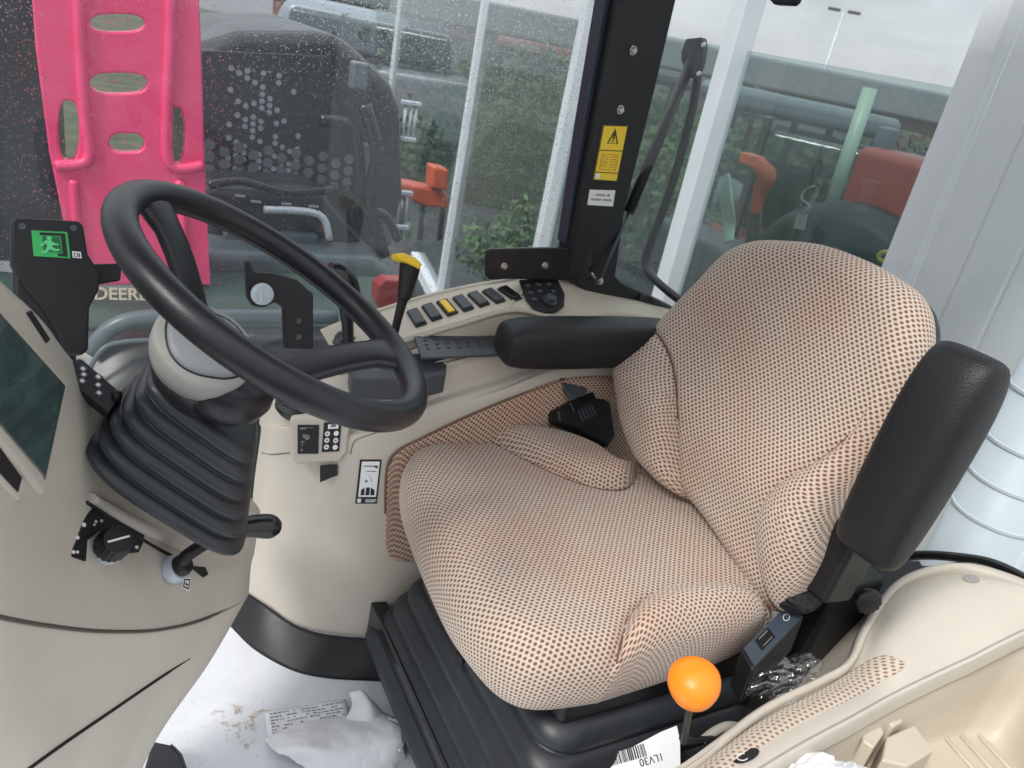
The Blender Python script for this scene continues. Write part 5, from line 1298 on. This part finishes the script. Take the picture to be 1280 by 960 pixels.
ry = tube('yellow_ring', [P(1107 + 9 * math.cos(t), 321 + 6 * math.sin(t), X=2.1) for t in [i * PI / 8 for i in range(16)]], .007, mat('ring_yellow', (.55, .5, .05), .5), None, n=6, closed=True, sub=1); tag(ry, 'yellow ring seen past the top corner of the seat back', 'ring')
dk = thing('black_machine', 'low black machine housing directly behind the rear window', 'machine', away(1040, 2.6))
dn_c = P(1030, 330, X=2.35)
lathe('housing', [(0, -.12), (.28, -.12), (.34, -.06), (.34, .06), (.28, .12), (0, .12)], P(1040, 372, X=2.35), V((1, .4, 0)), 'black', dk, n=40)
box('body', P(960, 400, X=2.45), (.3, 1.5, .45), 'neigh', dk, bv=.04)
box('body', P(1095, 330, X=2.6), (.3, .3, .8), 'redtr', dk, bv=.04)
box('post', P(1075, 260, X=2.6), (.06, .06, .6), 'neigh2', dk, bv=.01)
# orange implement and shrubs behind the wet window
ori = thing('orange_harrow', 'orange steel implement behind the rain speckled window', 'implement', away(545, 6, GZ))
px_prism('beam', [(498, 228), (560, 240), (562, 262), (530, 258), (500, 245)], 4.9, .2, 'orangetr', ori, bv=.02)
px_prism('bracket', [(542, 208), (562, 212), (560, 240), (540, 236)], 4.85, .15, 'orangetr', ori, bv=.02)
for a in (505, 530, 555): tube('tine', [P(a, 245, Y=4.95), P(a - 6, 300, Y=4.95)], .02, 'neigh', ori, sub=1)
def shrub(name, lab, c, r, n, seed, group=None, m='leaf', trunk=True, h=0):
    t = thing(name, lab, 'shrub' if h < 2 else 'tree', (c.x, c.y, GZ), group); rr = random.Random(seed); vs = []; fs = []
    cl = [V((rr.gauss(0, .4), rr.gauss(0, .4), rr.gauss(0, .35))) for _ in range(9)]
    for i in range(n):
        k = rr.choice(cl); d = V((rr.gauss(0, 1), rr.gauss(0, 1), rr.gauss(0, 1))).normalized() * .42 * rr.random() ** .4
        p = c + (k + d) * r; s = r * rr.uniform(.04, .08); a = V((rr.gauss(0, 1), rr.gauss(0, 1), rr.gauss(0, 1))).normalized(); b = a.orthogonal().normalized()
        q_ = len(vs); vs += [p - a * s, p + b * s * .5, p + a * s, p - b * s * .5]; fs.append((q_, q_ + 1, q_ + 2, q_ + 3))
    mesh('foliage', vs, fs, m, t, smooth=False, recalc=False)
    tube('stem', [V((c.x, c.y, GZ)), c + V((.02, .03, 0))], [.06 * r + .02, .03 * r + .01], 'neigh', t, n=7)
    return t
shrub('shrub', 'bright green shrub low behind the wet window', P(655, 305, Y=4.2), .45, 2600, 3, m=mat('bright_leaf', (.05, .11, .035), .6, var=.4))
shrub('shrub', 'olive bushes behind the orange implement', P(545, 175, Y=9), 1.1, 3000, 4)
shrub('shrub', 'dark bush between the second and third white posts', P(665, 200, Y=8.5), 1.2, 3000, 5)
shrub('shrub', 'bushy green plant low behind the pillar glass', P(815, 250, Y=5), .7, 2600, 6)
shrub('shrub', 'green bush beyond the bonnet of the dark grey tractor', P(905, 200, X=9), 1.5, 3000, 7)
hg = thing('hedge', 'long olive green hedge standing behind the parked machines', 'hedge', away(640, 15))
vs = []; fs = []; rr = random.Random(9)
ha, hb2 = away(470, 15), away(1240, 14)
for i in range(14000):
    t = rr.random(); p = ha.lerp(hb2, t) + V((rr.gauss(0, .5), rr.gauss(0, .5), 0)); p.z = GZ + (2.15 + .2 * math.sin(t * 40) + .15 * math.sin(t * 97)) * rr.random() ** .7
    s = rr.uniform(.07, .16); a = V((rr.gauss(0, 1), rr.gauss(0, 1), rr.gauss(0, 1))).normalized(); b = a.orthogonal().normalized(); q_ = len(vs); vs += [p - a * s, p + b * s * .5, p + a * s, p - b * s * .5]; fs.append((q_, q_ + 1, q_ + 2, q_ + 3))
mesh('foliage', vs, fs, mat('olive_leaf', (.065, .075, .045), .7, var=.4), hg, smooth=False, recalc=False)
box('stems', (ha + hb2) / 2 + V((0, 0, .8)), ((hb2 - ha).length, .5, 1.5), 'neigh', hg, ax=((hb2 - ha).normalized(), V((0, 0, 1)).cross((hb2 - ha).normalized()), V((0, 0, 1))), bv=.05)
# tinted glass panes between the posts
ps = [onwall(x, 0) for x in (430, 500, 607, 741, 937, 1250)]
nm = ['left of the leftmost white post', 'between the first and second white posts', 'between the second and third white posts', 'between the third white post and the broad one', 'between the broad white post and the door frame']
for i in range(5):
    a, b = ps[i], ps[i + 1]; z1a = 1.50 if i < 3 else 1.47; off = nA * -.02
    zt = lambda p: 1.435 + .022 * (V((p.x, p.y, 0)) - V((A.x, A.y, 0))).length
    o = mesh('glass_panel', [V((a.x, a.y, -1.1)) + off, V((b.x, b.y, -1.1)) + off, V((b.x, b.y, zt(b))) + off, V((a.x, a.y, zt(a))) + off], [(0, 1, 2, 3)], M['tint'], smooth=False, recalc=False)
    solid(o, .008); tag(o, 'greenish tinted glass panel ' + nm[i], 'glass panel', 'tinted glass panels between the white posts')
# verge, far building and hedge
gv = mesh('grass_verge', [(-20, 12, GZ + .004), (60, 12, GZ + .004), (60, 70, GZ + .004), (-20, 70, GZ + .004)], [(0, 1, 2, 3)], 'grass', smooth=False); tag(gv, kind='structure')
bd_ = thing('brick_building', 'long low brown brick building under a grey roof in the far distance', 'building', away(650, 34))
fx = lambda px, dist: away(px, dist)
pa, pb = away(380, 32), away(1230, 30); dd = (pb - pa).normalized(); Lb = (pb - pa).length; mid_ = (pa + pb) / 2; nb = V((dd.y, -dd.x, 0))
box('wall', mid_ + V((0, 0, 1.3)), (Lb, 5, 2.6), 'brick', bd_, ax=(dd, V((-dd.y, dd.x, 0)), V((0, 0, 1))), bv=.02)
box('roof', mid_ + V((0, 0, 3.0)), (Lb + .6, 5.8, .85), 'roofgrey', bd_, ax=(dd, V((-dd.y, dd.x, 0)), V((0, 0, 1))), bv=.1)
inw = nb if (mid_ + nb).length < mid_.length else -nb
for i in range(11):
    c = pa + dd * (Lb * (i + .5) / 11) + inw * 2.5 + V((0, 0, 1.5)); w = box('window', c, (Lb / 11 * .55, .12, 1.0), 'van', bd_, ax=(dd, inw, V((0, 0, 1))), bv=.01)
    box('pane', c + inw * .05, (Lb / 11 * .5, .06, .9), 'winglass', w, ax=(dd, inw, V((0, 0, 1))), bv=0)
van = thing('grey_van', 'grey van seen over the dark tractor hood', 'van', away(455, 15))
vc = away(455, 15); vx = V((.85, -.5, 0)).normalized(); vy = V((.5, .85, 0)).normalized(); va = (vx, vy, V((0, 0, 1)))
box('body', vc + V((0, 0, 1.1)), (3.4, 1.8, 1.3), 'van', van, ax=va, bv=.2); box('roof_box', vc + vx * -.3 + V((0, 0, 2.1)), (2.4, 1.6, .9), 'van', van, ax=va, bv=.3, taper=.85)
box('windscreen', vc + vx * -.2 + V((0, 0, 2.1)), (2.0, 1.72, .55), 'winglass', van, ax=va, bv=.1, taper=.9)
for x in (-1, 1):
    for y in (-.8, .8): wheel('wheel', vc + vx * x * 1.1 + vy * y + V((0, 0, .35)), .35, .2, van, vy)
# lamp post
lp_ = thing('street_lamp', 'thin street lamp mast standing against the grey sky', 'street lamp', away(1040, 40))
b_ = away(1040, 40); tp_ = D(1060, 20, 41.5); tp2 = V((b_.x, b_.y, tp_.z))
tube('mast', [b_, tp2], [.11, .07], 'galv', lp_, sub=1, n=8)
for s in (-1, 1): box('lamp_head', tp2 + V((.3 * s, -.3 * s, .05)), (.55, .22, .12), 'keygrey', lp_, ax=(V((.7, -.7, 0)), V((.7, .7, 0)), V((0, 0, 1))), bv=.03)

rf = thing('unseen_cab_roof', 'black lined cab roof above the seat, out of view, added to shade the interior', 'roof', (.3, .8, 1.9))
box('roof_panel', (.35, 1.03, 1.93), (2.3, .95, .06), 'greypad', rf, bv=.02)  # unseen roof added to darken the interior, kept narrow to let sky light in
# ================================================================== LIGHT
w = bpy.data.worlds.new('World'); S.world = w; w.use_nodes = True; nt = w.node_tree; bgd = nt.nodes['Background']
sky = nt.nodes.new('ShaderNodeTexSky'); sky.sky_type = 'NISHITA'; sky.sun_disc = False
SE, SAZ = math.radians(48), math.radians(250)         # sun elevation / azimuth measured from +Y clockwise
sky.sun_elevation = SE; sky.sun_rotation = SAZ; sky.dust_density = 3; sky.air_density = 1.2
tc = nt.nodes.new('ShaderNodeTexCoord'); nz = nt.nodes.new('ShaderNodeTexNoise'); nz.inputs['Scale'].default_value = 2.2; nz.inputs['Detail'].default_value = 6; nz.inputs['Roughness'].default_value = .55
mp_ = nt.nodes.new('ShaderNodeMapping'); mp_.inputs['Scale'].default_value = (1, 1, 3); nt.links.new(tc.outputs['Generated'], mp_.inputs[0]); nt.links.new(mp_.outputs[0], nz.inputs['Vector'])
cr_ = nt.nodes.new('ShaderNodeMapRange'); cr_.inputs[1].default_value = .35; cr_.inputs[2].default_value = .7; cr_.inputs[3].default_value = 8.6; cr_.inputs[4].default_value = 15.5
nt.links.new(nz.outputs['Fac'], cr_.inputs[0])
sz = nt.nodes.new('ShaderNodeSeparateXYZ'); nt.links.new(tc.outputs['Generated'], sz.inputs[0])
def wm(op, a, b):
    n = nt.nodes.new('ShaderNodeMath'); n.operation = op
    for i, v in enumerate((a, b)):
        if isinstance(v, (int, float)): n.inputs[i].default_value = v
        else: nt.links.new(v, n.inputs[i])
    return n.outputs[0]
ovc = wm('MULTIPLY', cr_.outputs[0], wm('ADD', .36, wm('MULTIPLY', wm('MAXIMUM', sz.outputs[2], 0), .64)))   # overcast sky: brighter overhead than at the horizon
cc_ = nt.nodes.new('ShaderNodeCombineColor')
for i, k in enumerate((.97, 1.0, 1.05)):
    m_ = nt.nodes.new('ShaderNodeMath'); m_.operation = 'MULTIPLY'; m_.inputs[1].default_value = k; nt.links.new(ovc, m_.inputs[0]); nt.links.new(m_.outputs[0], cc_.inputs[i])
mx = nt.nodes.new('ShaderNodeMix'); mx.data_type = 'RGBA'; mx.inputs[0].default_value = .85
nt.links.new(sky.outputs[0], mx.inputs[6]); nt.links.new(cc_.outputs[0], mx.inputs[7]); nt.links.new(mx.outputs[2], bgd.inputs[0]); bgd.inputs[1].default_value = .1
sd = bpy.data.lights.new('sun', 'SUN'); so = bpy.data.objects.new('sun', sd); C.objects.link(so); sd.energy = 1.5; sd.angle = math.radians(14); sd.color = (1, .96, .9)
sdir = V((math.sin(SAZ) * math.cos(SE), math.cos(SAZ) * math.cos(SE), math.sin(SE)))
so.rotation_euler = sdir.to_track_quat('Z', 'Y').to_euler()
S.view_settings.view_transform = 'Standard'; S.view_settings.look = 'None'; S.view_settings.exposure = .75; S.view_settings.gamma = 1
S.render.engine = 'CYCLES'
S.cycles.max_bounces = 10; S.cycles.transparent_max_bounces = 16; S.cycles.transmission_bounces = 6
